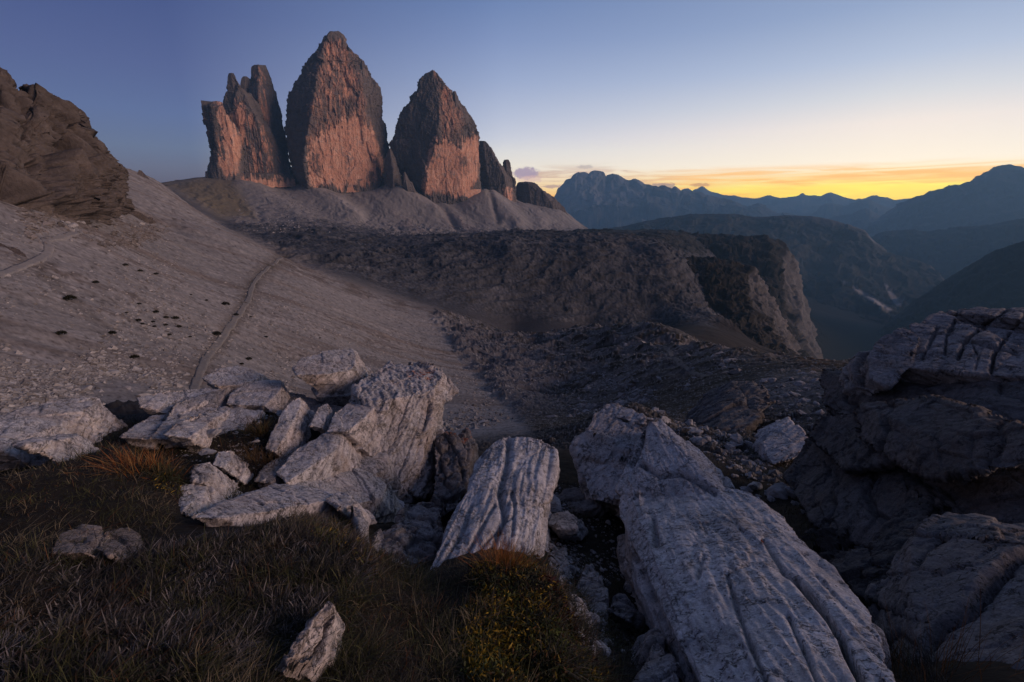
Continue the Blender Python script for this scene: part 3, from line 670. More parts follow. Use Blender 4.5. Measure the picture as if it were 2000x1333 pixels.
def tower_paint(orange, streak, dark=(), brown=()):
    """grey weathered rock, fresh orange rock in broad patches and streaks, black water stains"""
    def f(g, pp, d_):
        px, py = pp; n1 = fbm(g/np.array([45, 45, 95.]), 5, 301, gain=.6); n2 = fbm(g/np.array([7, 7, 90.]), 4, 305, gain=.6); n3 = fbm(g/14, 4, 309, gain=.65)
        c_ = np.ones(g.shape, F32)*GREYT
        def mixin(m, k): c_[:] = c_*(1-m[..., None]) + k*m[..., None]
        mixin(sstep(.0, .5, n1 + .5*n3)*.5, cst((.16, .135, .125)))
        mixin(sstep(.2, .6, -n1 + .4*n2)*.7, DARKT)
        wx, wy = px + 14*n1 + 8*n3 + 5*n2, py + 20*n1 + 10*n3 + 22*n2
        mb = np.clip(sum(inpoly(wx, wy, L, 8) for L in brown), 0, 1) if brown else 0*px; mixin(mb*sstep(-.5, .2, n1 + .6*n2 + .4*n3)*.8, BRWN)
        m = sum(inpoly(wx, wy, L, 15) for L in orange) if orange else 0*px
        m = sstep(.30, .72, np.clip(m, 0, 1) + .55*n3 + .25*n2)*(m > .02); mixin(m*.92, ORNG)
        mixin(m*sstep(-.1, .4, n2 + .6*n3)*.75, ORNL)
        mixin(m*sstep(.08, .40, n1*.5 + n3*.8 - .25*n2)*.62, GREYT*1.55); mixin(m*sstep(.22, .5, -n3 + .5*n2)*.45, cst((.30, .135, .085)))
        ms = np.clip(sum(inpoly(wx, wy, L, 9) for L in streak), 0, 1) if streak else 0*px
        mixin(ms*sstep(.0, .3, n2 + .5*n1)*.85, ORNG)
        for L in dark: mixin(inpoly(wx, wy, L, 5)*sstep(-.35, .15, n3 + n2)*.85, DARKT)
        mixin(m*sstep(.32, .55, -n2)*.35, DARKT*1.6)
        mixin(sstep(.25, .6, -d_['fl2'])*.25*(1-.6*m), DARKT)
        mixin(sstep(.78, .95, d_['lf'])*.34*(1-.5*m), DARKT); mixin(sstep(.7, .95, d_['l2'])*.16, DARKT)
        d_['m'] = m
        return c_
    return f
def thing(name, label, cat, loc, group=None):
    o = bpy.data.objects.new(name, None); COL.objects.link(o); o.location = [float(a) for a in loc]
    return tag(o, label, cat, group)
def under(o, root):
    """parent a mesh built in world coordinates to a thing whose Empty stands elsewhere"""
    o.parent = root; o.matrix_parent_inverse = Matrix.Translation(root.location).inverted(); return o

t1 = thing('rock_tower', 'split left rock tower with a flat topped stump and two tall fingers', 'rock tower', P3(490, 350, 1700), 'dolomite rock towers above the scree')
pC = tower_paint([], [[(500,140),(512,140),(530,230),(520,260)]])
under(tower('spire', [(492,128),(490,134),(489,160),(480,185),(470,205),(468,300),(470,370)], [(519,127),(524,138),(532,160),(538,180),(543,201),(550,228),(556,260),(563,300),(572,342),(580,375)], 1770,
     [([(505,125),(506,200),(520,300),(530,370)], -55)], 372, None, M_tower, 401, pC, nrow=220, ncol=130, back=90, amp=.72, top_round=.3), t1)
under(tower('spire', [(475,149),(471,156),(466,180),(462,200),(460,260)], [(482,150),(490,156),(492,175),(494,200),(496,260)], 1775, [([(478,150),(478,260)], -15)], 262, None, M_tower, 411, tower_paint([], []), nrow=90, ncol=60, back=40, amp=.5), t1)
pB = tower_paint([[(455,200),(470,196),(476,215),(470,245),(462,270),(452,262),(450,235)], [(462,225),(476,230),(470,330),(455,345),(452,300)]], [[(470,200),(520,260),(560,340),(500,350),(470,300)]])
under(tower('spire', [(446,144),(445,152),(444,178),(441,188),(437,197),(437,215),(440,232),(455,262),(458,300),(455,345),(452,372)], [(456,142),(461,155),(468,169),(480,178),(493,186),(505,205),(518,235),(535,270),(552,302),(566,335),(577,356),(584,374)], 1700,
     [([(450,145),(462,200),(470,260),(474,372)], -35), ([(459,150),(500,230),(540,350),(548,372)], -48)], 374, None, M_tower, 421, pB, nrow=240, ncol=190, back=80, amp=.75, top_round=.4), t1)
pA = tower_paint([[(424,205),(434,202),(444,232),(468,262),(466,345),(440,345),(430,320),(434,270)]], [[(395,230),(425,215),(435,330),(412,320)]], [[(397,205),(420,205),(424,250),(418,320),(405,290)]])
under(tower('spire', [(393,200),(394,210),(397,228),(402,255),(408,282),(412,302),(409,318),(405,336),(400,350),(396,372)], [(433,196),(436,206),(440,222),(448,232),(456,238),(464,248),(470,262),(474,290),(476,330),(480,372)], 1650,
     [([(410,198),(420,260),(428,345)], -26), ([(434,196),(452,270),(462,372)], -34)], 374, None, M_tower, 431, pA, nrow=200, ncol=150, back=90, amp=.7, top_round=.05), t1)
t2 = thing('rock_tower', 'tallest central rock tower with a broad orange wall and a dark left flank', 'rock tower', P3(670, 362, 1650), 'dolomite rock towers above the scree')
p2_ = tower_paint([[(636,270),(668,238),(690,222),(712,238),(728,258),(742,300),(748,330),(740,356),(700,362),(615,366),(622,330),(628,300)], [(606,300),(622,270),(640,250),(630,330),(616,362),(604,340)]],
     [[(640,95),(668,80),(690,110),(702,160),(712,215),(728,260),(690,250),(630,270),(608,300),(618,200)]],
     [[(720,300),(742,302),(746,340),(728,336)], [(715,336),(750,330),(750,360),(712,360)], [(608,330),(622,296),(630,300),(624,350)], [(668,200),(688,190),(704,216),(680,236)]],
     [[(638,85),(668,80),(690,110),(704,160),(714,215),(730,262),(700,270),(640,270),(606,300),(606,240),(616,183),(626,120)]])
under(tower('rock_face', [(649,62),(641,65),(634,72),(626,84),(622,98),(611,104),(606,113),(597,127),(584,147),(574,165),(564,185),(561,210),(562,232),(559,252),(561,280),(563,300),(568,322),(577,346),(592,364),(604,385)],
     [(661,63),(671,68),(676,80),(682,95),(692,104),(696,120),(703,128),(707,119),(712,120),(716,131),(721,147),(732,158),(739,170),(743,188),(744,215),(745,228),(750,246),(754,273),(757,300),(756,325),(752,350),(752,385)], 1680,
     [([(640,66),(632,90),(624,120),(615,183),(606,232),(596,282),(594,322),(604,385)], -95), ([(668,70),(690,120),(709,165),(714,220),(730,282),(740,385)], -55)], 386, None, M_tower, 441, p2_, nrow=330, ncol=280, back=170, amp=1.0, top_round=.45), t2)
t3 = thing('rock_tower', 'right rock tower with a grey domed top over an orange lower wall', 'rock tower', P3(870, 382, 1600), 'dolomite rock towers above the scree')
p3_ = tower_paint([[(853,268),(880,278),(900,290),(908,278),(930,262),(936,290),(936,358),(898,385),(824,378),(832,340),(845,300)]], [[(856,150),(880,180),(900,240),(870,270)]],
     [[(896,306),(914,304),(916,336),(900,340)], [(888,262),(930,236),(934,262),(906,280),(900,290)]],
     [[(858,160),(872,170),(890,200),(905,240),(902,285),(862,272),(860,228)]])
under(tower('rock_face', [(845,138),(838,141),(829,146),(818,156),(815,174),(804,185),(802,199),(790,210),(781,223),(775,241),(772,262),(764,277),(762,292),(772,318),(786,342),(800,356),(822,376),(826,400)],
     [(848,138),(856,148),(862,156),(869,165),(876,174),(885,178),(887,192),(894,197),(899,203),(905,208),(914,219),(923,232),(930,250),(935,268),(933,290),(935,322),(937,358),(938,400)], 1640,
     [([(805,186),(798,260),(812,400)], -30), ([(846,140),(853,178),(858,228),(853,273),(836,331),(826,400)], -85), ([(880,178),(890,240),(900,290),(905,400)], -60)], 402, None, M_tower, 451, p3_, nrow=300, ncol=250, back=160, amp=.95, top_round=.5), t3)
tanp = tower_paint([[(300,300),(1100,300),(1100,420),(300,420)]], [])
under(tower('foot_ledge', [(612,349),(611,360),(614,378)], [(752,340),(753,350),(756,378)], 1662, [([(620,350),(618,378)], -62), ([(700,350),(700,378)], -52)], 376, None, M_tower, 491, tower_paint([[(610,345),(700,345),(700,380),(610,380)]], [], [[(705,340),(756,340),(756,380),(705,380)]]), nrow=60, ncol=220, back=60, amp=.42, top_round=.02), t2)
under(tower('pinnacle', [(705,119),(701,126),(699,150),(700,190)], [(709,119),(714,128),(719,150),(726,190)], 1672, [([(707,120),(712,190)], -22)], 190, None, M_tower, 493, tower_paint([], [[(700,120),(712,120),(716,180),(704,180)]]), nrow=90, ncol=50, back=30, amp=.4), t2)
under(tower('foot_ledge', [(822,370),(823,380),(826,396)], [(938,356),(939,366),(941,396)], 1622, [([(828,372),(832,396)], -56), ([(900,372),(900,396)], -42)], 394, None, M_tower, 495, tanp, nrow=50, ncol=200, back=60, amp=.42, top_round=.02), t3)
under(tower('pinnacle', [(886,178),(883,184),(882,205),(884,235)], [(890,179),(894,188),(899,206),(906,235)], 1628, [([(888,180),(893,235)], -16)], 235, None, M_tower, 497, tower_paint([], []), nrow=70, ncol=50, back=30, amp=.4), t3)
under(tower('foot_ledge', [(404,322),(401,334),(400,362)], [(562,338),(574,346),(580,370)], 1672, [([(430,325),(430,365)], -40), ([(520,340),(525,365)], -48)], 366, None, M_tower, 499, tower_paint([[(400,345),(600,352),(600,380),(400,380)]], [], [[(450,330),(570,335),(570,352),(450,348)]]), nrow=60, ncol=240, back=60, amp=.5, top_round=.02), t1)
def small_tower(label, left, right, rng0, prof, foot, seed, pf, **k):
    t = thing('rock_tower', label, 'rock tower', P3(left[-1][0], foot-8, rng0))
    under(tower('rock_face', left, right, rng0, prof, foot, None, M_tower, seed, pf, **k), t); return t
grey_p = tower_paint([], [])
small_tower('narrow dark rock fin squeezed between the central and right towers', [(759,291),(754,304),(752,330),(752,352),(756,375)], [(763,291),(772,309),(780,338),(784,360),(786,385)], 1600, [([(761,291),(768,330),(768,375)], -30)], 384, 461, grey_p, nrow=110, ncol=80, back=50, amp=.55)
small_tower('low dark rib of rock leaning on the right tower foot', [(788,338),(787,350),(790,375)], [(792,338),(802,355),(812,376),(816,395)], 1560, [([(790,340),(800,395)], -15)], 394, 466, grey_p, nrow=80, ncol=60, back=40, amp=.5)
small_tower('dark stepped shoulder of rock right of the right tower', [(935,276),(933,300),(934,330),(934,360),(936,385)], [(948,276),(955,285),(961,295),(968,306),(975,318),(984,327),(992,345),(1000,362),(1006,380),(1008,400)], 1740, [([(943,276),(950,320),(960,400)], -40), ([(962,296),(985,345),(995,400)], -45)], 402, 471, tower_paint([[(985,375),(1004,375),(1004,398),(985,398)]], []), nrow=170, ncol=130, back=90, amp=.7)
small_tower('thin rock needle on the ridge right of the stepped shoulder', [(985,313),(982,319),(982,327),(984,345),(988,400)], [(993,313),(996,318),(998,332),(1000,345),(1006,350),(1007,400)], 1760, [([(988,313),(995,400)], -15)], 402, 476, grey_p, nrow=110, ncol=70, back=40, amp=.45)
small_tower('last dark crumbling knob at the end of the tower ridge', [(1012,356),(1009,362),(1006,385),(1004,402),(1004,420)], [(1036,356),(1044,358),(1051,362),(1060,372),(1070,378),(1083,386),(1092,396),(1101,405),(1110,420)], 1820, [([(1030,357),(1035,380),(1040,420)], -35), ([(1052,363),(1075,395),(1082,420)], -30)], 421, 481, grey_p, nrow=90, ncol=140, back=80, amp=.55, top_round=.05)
# ------------------------------------------------------------------ rocks of the outcrop and the crags
M_rock, n = new_mat('limestone_mat')
at = n.node('ShaderNodeAttribute', attribute_name='tint'); gp = n.node('ShaderNodeNewGeometry').outputs['Position']
a1 = n.noise(gp, 2.2, 5, .6); a2 = n.noise(gp, 19, 6, .7); a3 = n.noise(gp, 90, 4, .7)
k = n.math('MULTIPLY', n.rng(a2, .25, .75, .62, 1.38, False), n.rng(a3, .28, .72, .70, 1.30, False))
colr = n.mix(1.0, at.outputs['Color'], n.comb(k, k, k), 'MULTIPLY')
colr = n.mix(n.math('MULTIPLY', n.rng(a1, .5, .68), .45), colr, n.mix(1.0, colr, (.86, .74, .62), 'MULTIPLY'))
pit = n.voro(gp, 34, 'F1'); spots = n.math('MULTIPLY', n.rng(pit, .30, .12), n.rng(a2, .48, .60))
colr = n.mix(n.math('MULTIPLY', spots, .8), colr, (.045, .045, .047))
lich = n.math('MULTIPLY', n.rng(n.noise(gp, 22, 6, .74), .50, .62), n.rng(n.noise(gp, 2.6, 4, .6), .44, .58))
colr = n.mix(n.math('MULTIPLY', lich, .75), colr, (.085, .085, .088))
hgt = n.math('ADD', n.math('MULTIPLY', a2, 1.0), n.math('ADD', n.math('MULTIPLY', a3, .35), n.math('MULTIPLY', spots, -.35)))
# bedding lines and hairline cracks, irregular and stretched along the beds
dv = lambda a_: n.node('ShaderNodeVectorMath', operation='DOT_PRODUCT')
def dotv(vv):
    q_ = dv(0); n.put(q_.inputs[0], gp); q_.inputs[1].default_value = tuple(float(c) for c in vv); return q_.outputs['Value']
_sn = Vector((-.42, -.30, .86)).normalized(); _ta = _sn.cross(Vector((0, 0, 1))).normalized(); _tb = _sn.cross(_ta)
bedv = n.comb(n.math('MULTIPLY', dotv(_ta), 1.0), n.math('MULTIPLY', dotv(_tb), 1.0), n.math('MULTIPLY', dotv(_sn), 3.2))
def hair(sc, wd, seedv):
    q_ = n.noise(n.vmath('ADD', bedv, seedv), sc, 6, .62, .12)
    return n.rng(n.math('ABSOLUTE', n.math('SUBTRACT', q_, .5)), wd, 0.0)
h1_ = n.math('MULTIPLY', hair(2.6, .012, (0, 0, 0)), n.rng(n.noise(gp, 3.0, 2, .5), .42, .58))
h2_ = n.math('MULTIPLY', hair(7.5, .016, (9, 3, 1)), n.rng(n.noise(gp, 5.5, 2, .5), .44, .6))
hc = n.math('MAXIMUM', h1_, h2_)
colr = n.mix(n.math('MULTIPLY', hc, .72), colr, (.05, .048, .048))
hgt = n.math('SUBTRACT', hgt, n.math('MULTIPLY', hc, 1.6))
finish(M_rock, n, colr, .88, hgt, .8, .016, .22)
M_crag = vcol_mat('crag_mat', .22, 1.3, .36, .75, 1.0)

_tmp_me = None
def hull_arrays(hulls, vox):
    vox *= .62 if vox < .1 else .8
    """convex pieces merged by a voxel remesh; returns vertices, quads"""
    bm = bmesh.new()
    for H in hulls:
        vs = [bm.verts.new([float(c) for c in p]) for p in H]
        r_ = bmesh.ops.convex_hull(bm, input=vs, use_existing_faces=False)
        bmesh.ops.delete(bm, geom=list({e for e in r_['geom_interior'] + r_['geom_unused'] if isinstance(e, bmesh.types.BMVert)}), context='VERTS')
    bmesh.ops.recalc_face_normals(bm, faces=bm.faces)
    me = bpy.data.meshes.new('tmp'); bm.to_mesh(me); bm.free()
    o = bpy.data.objects.new('tmp', me); COL.objects.link(o)
    md = o.modifiers.new('r', 'REMESH'); md.mode = 'VOXEL'; md.voxel_size = vox; md.adaptivity = 0
    dg = bpy.context.evaluated_depsgraph_get(); ev = o.evaluated_get(dg); m2 = ev.to_mesh()
    v = np.empty(len(m2.vertices)*3, F32); m2.vertices.foreach_get('co', v); v = v.reshape(-1, 3).astype(float)
    q_ = np.empty(len(m2.loops), np.int32); m2.loops.foreach_get('vertex_index', q_)
    lt = np.empty(len(m2.polygons), np.int32); m2.polygons.foreach_get('loop_total', lt)
    ev.to_mesh_clear(); bpy.data.objects.remove(o); bpy.data.meshes.remove(me)
    assert (lt == 4).all()
    q_ = q_.reshape(-1, 4)
    # drop the crumbs a voxel remesh leaves behind
    e_ = np.concatenate([q_[:, [0, 1]], q_[:, [1, 2]], q_[:, [2, 3]]]); lab = np.arange(len(v))
    while True:
        m_ = np.minimum(lab[e_[:, 0]], lab[e_[:, 1]]); l2 = lab.copy(); np.minimum.at(l2, e_[:, 0], m_); np.minimum.at(l2, e_[:, 1], m_); l2 = l2[l2]
        if (l2 == lab).all(): break
        lab = l2
    cnt_ = np.bincount(lab, minlength=len(v)); keep = cnt_[lab] > (.02 if len(hulls) > 1 else .5)*cnt_.max()
    if not keep.all():
        ix = np.cumsum(keep) - 1; q_ = ix[q_[keep[q_].all(1)]]; v = v[keep]
    return v, q_
def vnormals(v, q_):
    fn = np.cross(v[q_[:, 2]] - v[q_[:, 0]], v[q_[:, 3]] - v[q_[:, 1]])
    nn = np.zeros_like(v)
    for k_ in range(4):
        for c_ in range(3): nn[:, c_] += np.bincount(q_[:, k_], fn[:, c_], len(v))
    return nn/(np.linalg.norm(nn, axis=1, keepdims=True) + 1e-12)
def smooth_v(v, q_, it):
    for _ in range(it):
        s_ = np.zeros_like(v); c_ = np.zeros(len(v))
        for a, b in ((0, 1), (1, 2), (2, 3), (3, 0)):
            for k_ in range(3): s_[:, k_] += np.bincount(q_[:, a], v[q_[:, b], k_], len(v)) + np.bincount(q_[:, b], v[q_[:, a], k_], len(v))
            c_ += np.bincount(q_[:, a], minlength=len(v)) + np.bincount(q_[:, b], minlength=len(v))
        v = .5*v + .5*s_/np.maximum(c_, 1)[:, None]
    return v
def pix(pl): return [tuple(p) for p in P3([a for a, b, c in pl], [b for a, b, c in pl], [c for a, b, c in pl])]
SN = np.array([-.42, -.30, .86]); SN /= np.linalg.norm(SN)
def slab(top, t=None, ext=None):
    """hull of a traced face and the same face pushed into the rock"""
    p = np.array(pix(top)); e = np.array(ext if ext is not None else -SN*t, float)
    c_ = p.mean(0); return np.concatenate([p, c_ + (p - c_)*.93 + e])
def clip2(poly, nx, ny, d):
    """part of a convex polygon with nx*x + ny*y <= d"""
    out = []
    for (x0, y0), (x1, y1) in zip(poly, poly[1:] + poly[:1]):
        a, b = nx*x0 + ny*y0 - d, nx*x1 + ny*y1 - d
        if a <= 0: out.append((x0, y0))
        if a*b < 0: t = a/(a-b); out.append((x0 + (x1-x0)*t, y0 + (y1-y0)*t))
    return out
def hull2(p_):
    p_ = sorted(map(tuple, p_)); 
    def half(q):
        h = []
        for c in q:
            while len(h) > 1 and (h[-1][0]-h[-2][0])*(c[1]-h[-2][1]) - (h[-1][1]-h[-2][1])*(c[0]-h[-2][0]) <= 0: h.pop()
            h.append(c)
        return h[:-1]
    return half(p_) + half(p_[::-1])
def area2(p_): return abs(sum(a[0]*b[1] - a[1]*b[0] for a, b in zip(p_, p_[1:] + p_[:1])))/2
def plates(top, t=None, ext=None, nl=3, cell=.35, gap=.02, off=.03, seed=1, along=None, ratio=2.2, inset=.10):
    """a traced face broken along joints into cells, every cell a little higher or lower, and layered along its depth"""
    rp = np.random.RandomState(seed); p = np.array(pix(top)); c0 = p.mean(0); u_, s_, vt = np.linalg.svd(p - c0)
    nrm = vt[2]*np.sign(vt[2] @ -c0); e = np.array(ext if ext is not None else -SN*t, float)
    al = vt[0] if along is None else np.array(along, float); al = al - nrm*(al @ nrm); al /= np.linalg.norm(al); ac = np.cross(nrm, al)
    q = np.stack([(p - c0) @ al, (p - c0) @ ac], -1); res = (p - c0) @ nrm
    cells, todo = [], [(hull2(q), 0)]
    while todo:
        pl, dep = todo.pop()
        if len(pl) < 3 or area2(pl) < cell*cell*.06: continue
        xs, ys = [a for a, b in pl], [b for a, b in pl]; wx, wy = max(xs)-min(xs), max(ys)-min(ys)
        if area2(pl) < cell*cell*ratio*.8 or dep > 5: cells.append(pl); continue
        an = rp.uniform(-.3, .3) + (0 if wx > wy*ratio else math.pi/2); nx, ny = math.cos(an), math.sin(an)
        cx, cy = min(xs) + wx*rp.uniform(.35, .65), min(ys) + wy*rp.uniform(.35, .65); d_ = nx*cx + ny*cy; g_ = gap*rp.uniform(.3, 1.3)
        todo += [(clip2(pl, nx, ny, d_ - g_/2), dep+1), (clip2(pl, -nx, -ny, -d_ - g_/2), dep+1)]
    out = []
    for pl in cells:
        c2 = np.array(pl); m_ = c2.mean(0); h0 = rp.uniform(-1, 1)*off; tl = rp.normal(size=2)*.05
        k_ = np.exp(-((c2[:, None] - q[None])**2).sum(-1)/(2*(.5*np.ptp(q[:, 0]) + 1e-6)**2)*6); rz = (k_*res).sum(1)/k_.sum(1)*.8
        zs = np.linspace(0, 1, nl+1)
        for l in range(nl):
            sc = 1 + (rp.uniform(-inset, .03) if l else 0); sh = rp.normal(size=2)*inset*.12*np.ptp(c2, axis=0)*(l > 0); b2 = m_ + (c2 - m_)*sc + sh
            ring = c0 + b2[:, :1]*al + b2[:, 1:]*ac + (rz + h0 + ((c2 - m_) @ tl))[:, None]*nrm
            out.append(np.concatenate([ring + e*zs[l]*(1 if l == 0 else .985), ring*1.0 + e*zs[l+1] + (ring.mean(0) - ring)*(.02 + .03*l)]))
    return out
_rk = [0]
RK = {}
def rock(name, label, cat, hulls, vox, th=.16, sn=SN, amp=1.0, size=1.0, tint=(.30, .295, .305), warm=.35, mat=None, cracks=(), group=None, parent=None, sm=1, lift=0.0, axis=None, stain=None, blk=1.0, lichen=None):
    _rk[0] += 7; sd_ = 500 + _rk[0]
    v, q_ = hull_arrays(hulls, vox); v = smooth_v(v, q_, sm); nn = vnormals(v, q_)
    sn = np.asarray(sn, float)/np.linalg.norm(sn); ta = np.cross(sn, [0, 0, 1.0]); ta /= np.linalg.norm(ta); tb = np.cross(sn, ta)
    if axis == 'outcrop':
        ln = np.array(pix([(452, 798, 7.1)])[0]) - np.array(pix([(330, 880, 5.6)])[0]); tb = ln - sn*(ln @ sn); tb /= np.linalg.norm(tb); ta = np.cross(tb, sn)
    elif axis is not None:           # traced face gives the bedding plane, axis its long direction
        fp = np.array(pix(axis[0])); u_, s_, vt = np.linalg.svd(fp - fp.mean(0)); sn = vt[2]*np.sign(vt[2][2] + 1e-9)
        ln = np.subtract(*pix(axis[1])); tb = ln - sn*(ln @ sn); tb /= np.linalg.norm(tb); ta = np.cross(tb, sn)
    L = np.stack([v @ ta, v @ tb, v @ sn], -1); S_ = size
    w1 = fbm(v/(1.1*S_), 3, sd_); w2 = fbm(v/(.35*S_), 3, sd_+1)
    # bedding: every layer steps in or out, with a groove between layers
    lc = L[:, 2]/(th) + .9*w1 + .25*w2; li = np.floor(lc); lf = lc - li
    hs = perlin(np.stack([li*.71 + sd_, L[:, 0]/(2.2*S_), L[:, 1]/(2.2*S_)], -1), 4)*2
    side = 1 - np.abs(nn @ sn)**1.5
    gr = np.exp(-(np.minimum(lf, 1-lf)/.07)**2)
    dsp = side*(hs*.42*th - gr*.30*th)
    # joints: blocks broken along the bedding, every face of them a flat facet
    wv_ = np.stack([w1, w2, w1*0], -1)
    fa, ea = facets(np.stack([L[:, 0]/(.50*S_), L[:, 1]/(1.05*S_), L[:, 2]/(.36*S_)], -1) + .22*wv_, sd_)
    fb_, eb = facets(np.stack([L[:, 0]/(.17*S_), L[:, 1]/(.42*S_), L[:, 2]/(.12*S_)], -1) + .25*wv_, sd_+3)
    fc_, ec = facets(v/(.062*S_) + .3*w2[:, None], sd_+4)
    crk = (1 - sstep(.0, .05, ea))*(.3 + .7*side); k_s = .22 + .78*side
    dsp += blk*(fa*.12*S_*k_s + fb_*.055*S_*k_s + fc_*.016*S_*(.45 + .55*side) - crk*.03*S_ - (1 - sstep(0, .06, eb))*.010*S_*k_s)
    # weathered runnels down the dip and general roughness
    run = fbm(np.stack([L[:, 0]/(.11*S_), L[:, 1]/(.85*S_), L[:, 2]/(.4*S_)], -1) + .3*w1[:, None], 4, sd_+5, ridged=True)
    dsp += (1-side)*(sstep(.25, .8, run)*-.022)*S_
    dsp += w1*.022*S_ + w2*.008*S_ + fbm(v/(.08*S_), 4, sd_+7, gain=.62)*.009*S_ + fbm(v/(.03*S_), 3, sd_+9, gain=.7)*.0055*S_
    v2 = v + nn*(dsp*amp)[:, None]; v2[:, 2] += lift
    c_ = np.ones(v.shape, F32)*cst(tint)
    px, py = project(v)
    for pl, wpx, dep in cracks:
        dd = np.full(len(v), 1e9); pl = np.array(pl, float)
        for (x0, y0), (x1, y1) in zip(pl[:-1], pl[1:]):
            ex, ey = x1-x0, y1-y0; t_ = np.clip(((px-x0)*ex + (py-y0)*ey)/(ex*ex+ey*ey), 0, 1); dd = np.minimum(dd, np.hypot(px-x0-t_*ex, py-y0-t_*ey))
        m = np.exp(-((dd + 5*w2)/wpx)**2)*np.clip((nn*-v).sum(1)*4, 0, 1); v2 -= nn*(m*dep)[:, None]
        c_ *= (1 - .35*m)[:, None]
    vis = fbm(v/(.5*S_), 4, sd_+11, gain=.6)
    c_ *= (1 + .30*np.clip(vis*1.6, -1, 1))[:, None]
    c_ *= (1 - .25*crk*blk)[:, None]*(1 - .35*gr*side)[:, None]
    wm = sstep(.05, .5, fbm(v/(.8*S_), 3, sd_+13) + .5*side)*warm
    c_ = c_*(1-wm[:, None]) + c_*cst((1.06, .90, .78))*wm[:, None]
    dk = sstep(.22, .5, fbm(v/(.28*S_), 4, sd_+15, gain=.65))*.55
    c_ = c_*(1-dk[:, None]) + cst(tint)*.35*dk[:, None]
    if lichen is not None:
        m = inpoly(px, py, lichen, 3)*sstep(.0, .25, fbm(v/(.06*S_), 3, sd_+19)); c_ = c_*(1-m[:, None]) + cst((.42, .10, .025))*m[:, None]
    o = mesh_np(name, v2, q_, None, mat or M_rock, parent, c_)
    if parent is None: tag(o, label, cat, group)
    RK[label] = (v2, nn)
    return o
# --- crags on the upper left
CT = (.098, .084, .077); CN = (-.35, -.45, .82)
def crag(label, hulls, vox=.62, **k): return rock('rock_crag', label, 'rock crag', hulls, vox, th=k.pop('th', 3.4), sn=CN, size=k.pop('size', 15.0), amp=k.pop('amp', 1.3), tint=CT, warm=.5, mat=M_crag, group='crags above the scree slope', sm=0, **k)
VD = np.array([-.64, .77, 0]); DIP = (.62, .35, -.70)
def cg(top, cell, off, seed, depth=22, along=(.25, .2, -1), **k): return plates(top, ext=VD*depth, nl=2, cell=cell*.85, gap=-.7, off=off*.95, seed=seed, along=along, ratio=2.0, inset=.12, **k)
_dp = np.array([.62, .42, -.66]); _dp /= np.linalg.norm(_dp); _dn = np.cross(_dp, VD); _dn /= np.linalg.norm(_dn); _dv = np.cross(_dn, _dp)
def carve(g, wv):
    px, py = project(g); px = px + 7*wv; py = py + 9*wv; d_ = 0*px
    for pl, w_, dep in [([(106,195),(116,235),(124,262),(130,300)], 4.5, -5.0), ([(-30,262),(20,285),(51,310),(72,330),(100,352)], 4, -4.5), ([(18,178),(48,240),(84,292),(108,320)], 3.5, -4.0), ([(60,190),(84,235),(104,285)], 3, -3.0), ([(141,350),(150,390),(163,430)], 4, -5.0), ([(178,340),(190,372),(204,410)], 4.5, -5.5),
                         ([(90,330),(98,370),(94,430)], 3.5, -4.0), ([(40,330),(46,380),(40,430)], 3.5, -3.5), ([(140,215),(160,290),(176,340)], 3, -3.0), ([(-20,180),(20,250),(40,300)], 3.5, -3.5), ([(170,262),(190,310),(206,350)], 3, -2.8), ([(0,340),(20,380),(14,430)], 4, -3)]:
        dd = np.full(px.shape, 1e9)
        for (x0, y0), (x1, y1) in zip(pl[:-1], pl[1:]):
            ex, ey = x1-x0, y1-y0; t_ = np.clip(((px-x0)*ex + (py-y0)*ey)/(ex*ex+ey*ey), 0, 1); dd = np.minimum(dd, np.hypot(px-x0-t_*ex, py-y0-t_*ey))
        d_ = d_ + 2.2*dep*np.exp(-(dd/w_)**2)
    for pl, dep in [([(54,322),(84,322),(98,345),(104,400),(52,400)], 5.0), ([(104,275),(134,268),(150,320),(144,360),(112,345)], 5.0), ([(112,345),(140,370),(150,415),(108,415)], 4.0), ([(165,350),(186,350),(196,400),(168,410)], 3.5), ([(30,190),(56,186),(88,240),(70,290),(40,250)], 3.0)]:
        d_ = d_ + 1.4*dep*inpoly(px, py, pl, 7)
    return d_
def crag_relief(seed, k):
    """buttresses and gullies, then blocks broken along beds that dip to the right"""
    def f(g, px):
        L = np.stack([g @ _dp, g @ _dn, g @ _dv], -1); wv = fbm(g/18, 3, seed)
        fa, ea = facets(np.stack([L[..., 0]/17, L[..., 1]/8, L[..., 2]/9], -1) + .25*wv[..., None], seed+1)
        fb, eb = facets(np.stack([L[..., 0]/7.5, L[..., 1]/3.4, L[..., 2]/4], -1) + .25*wv[..., None], seed+2)
        fc, ec = facets(np.stack([L[..., 0]/2.8, L[..., 1]/1.5, L[..., 2]/1.8], -1) + .3*wv[..., None], seed+3)
        lay = L[..., 1]/2.4 + 1.1*wv; lf = lay - np.floor(lay); hs = perlin(np.stack([np.floor(lay)*.73 + seed, L[..., 0]/30, 0*lay], -1), 7)
        but = fbm(np.stack([(g @ np.array([.77, .64, 0]))/20, g[..., 2]/60, 0*lay], -1) + .35*wv[..., None], 3, seed+4, ridged=True)
        return k*(fa*3.4 + fb*1.7 + fc*.75 - 1.6*(1-sstep(0, .07, ea)) - .5*(1-sstep(0, .07, eb)) + hs*1.5 + (lf-.5)*.7 + but*3.6 + fbm(g/1.6, 3, seed+5, gain=.65)*.45) + carve(g, wv)
    return f
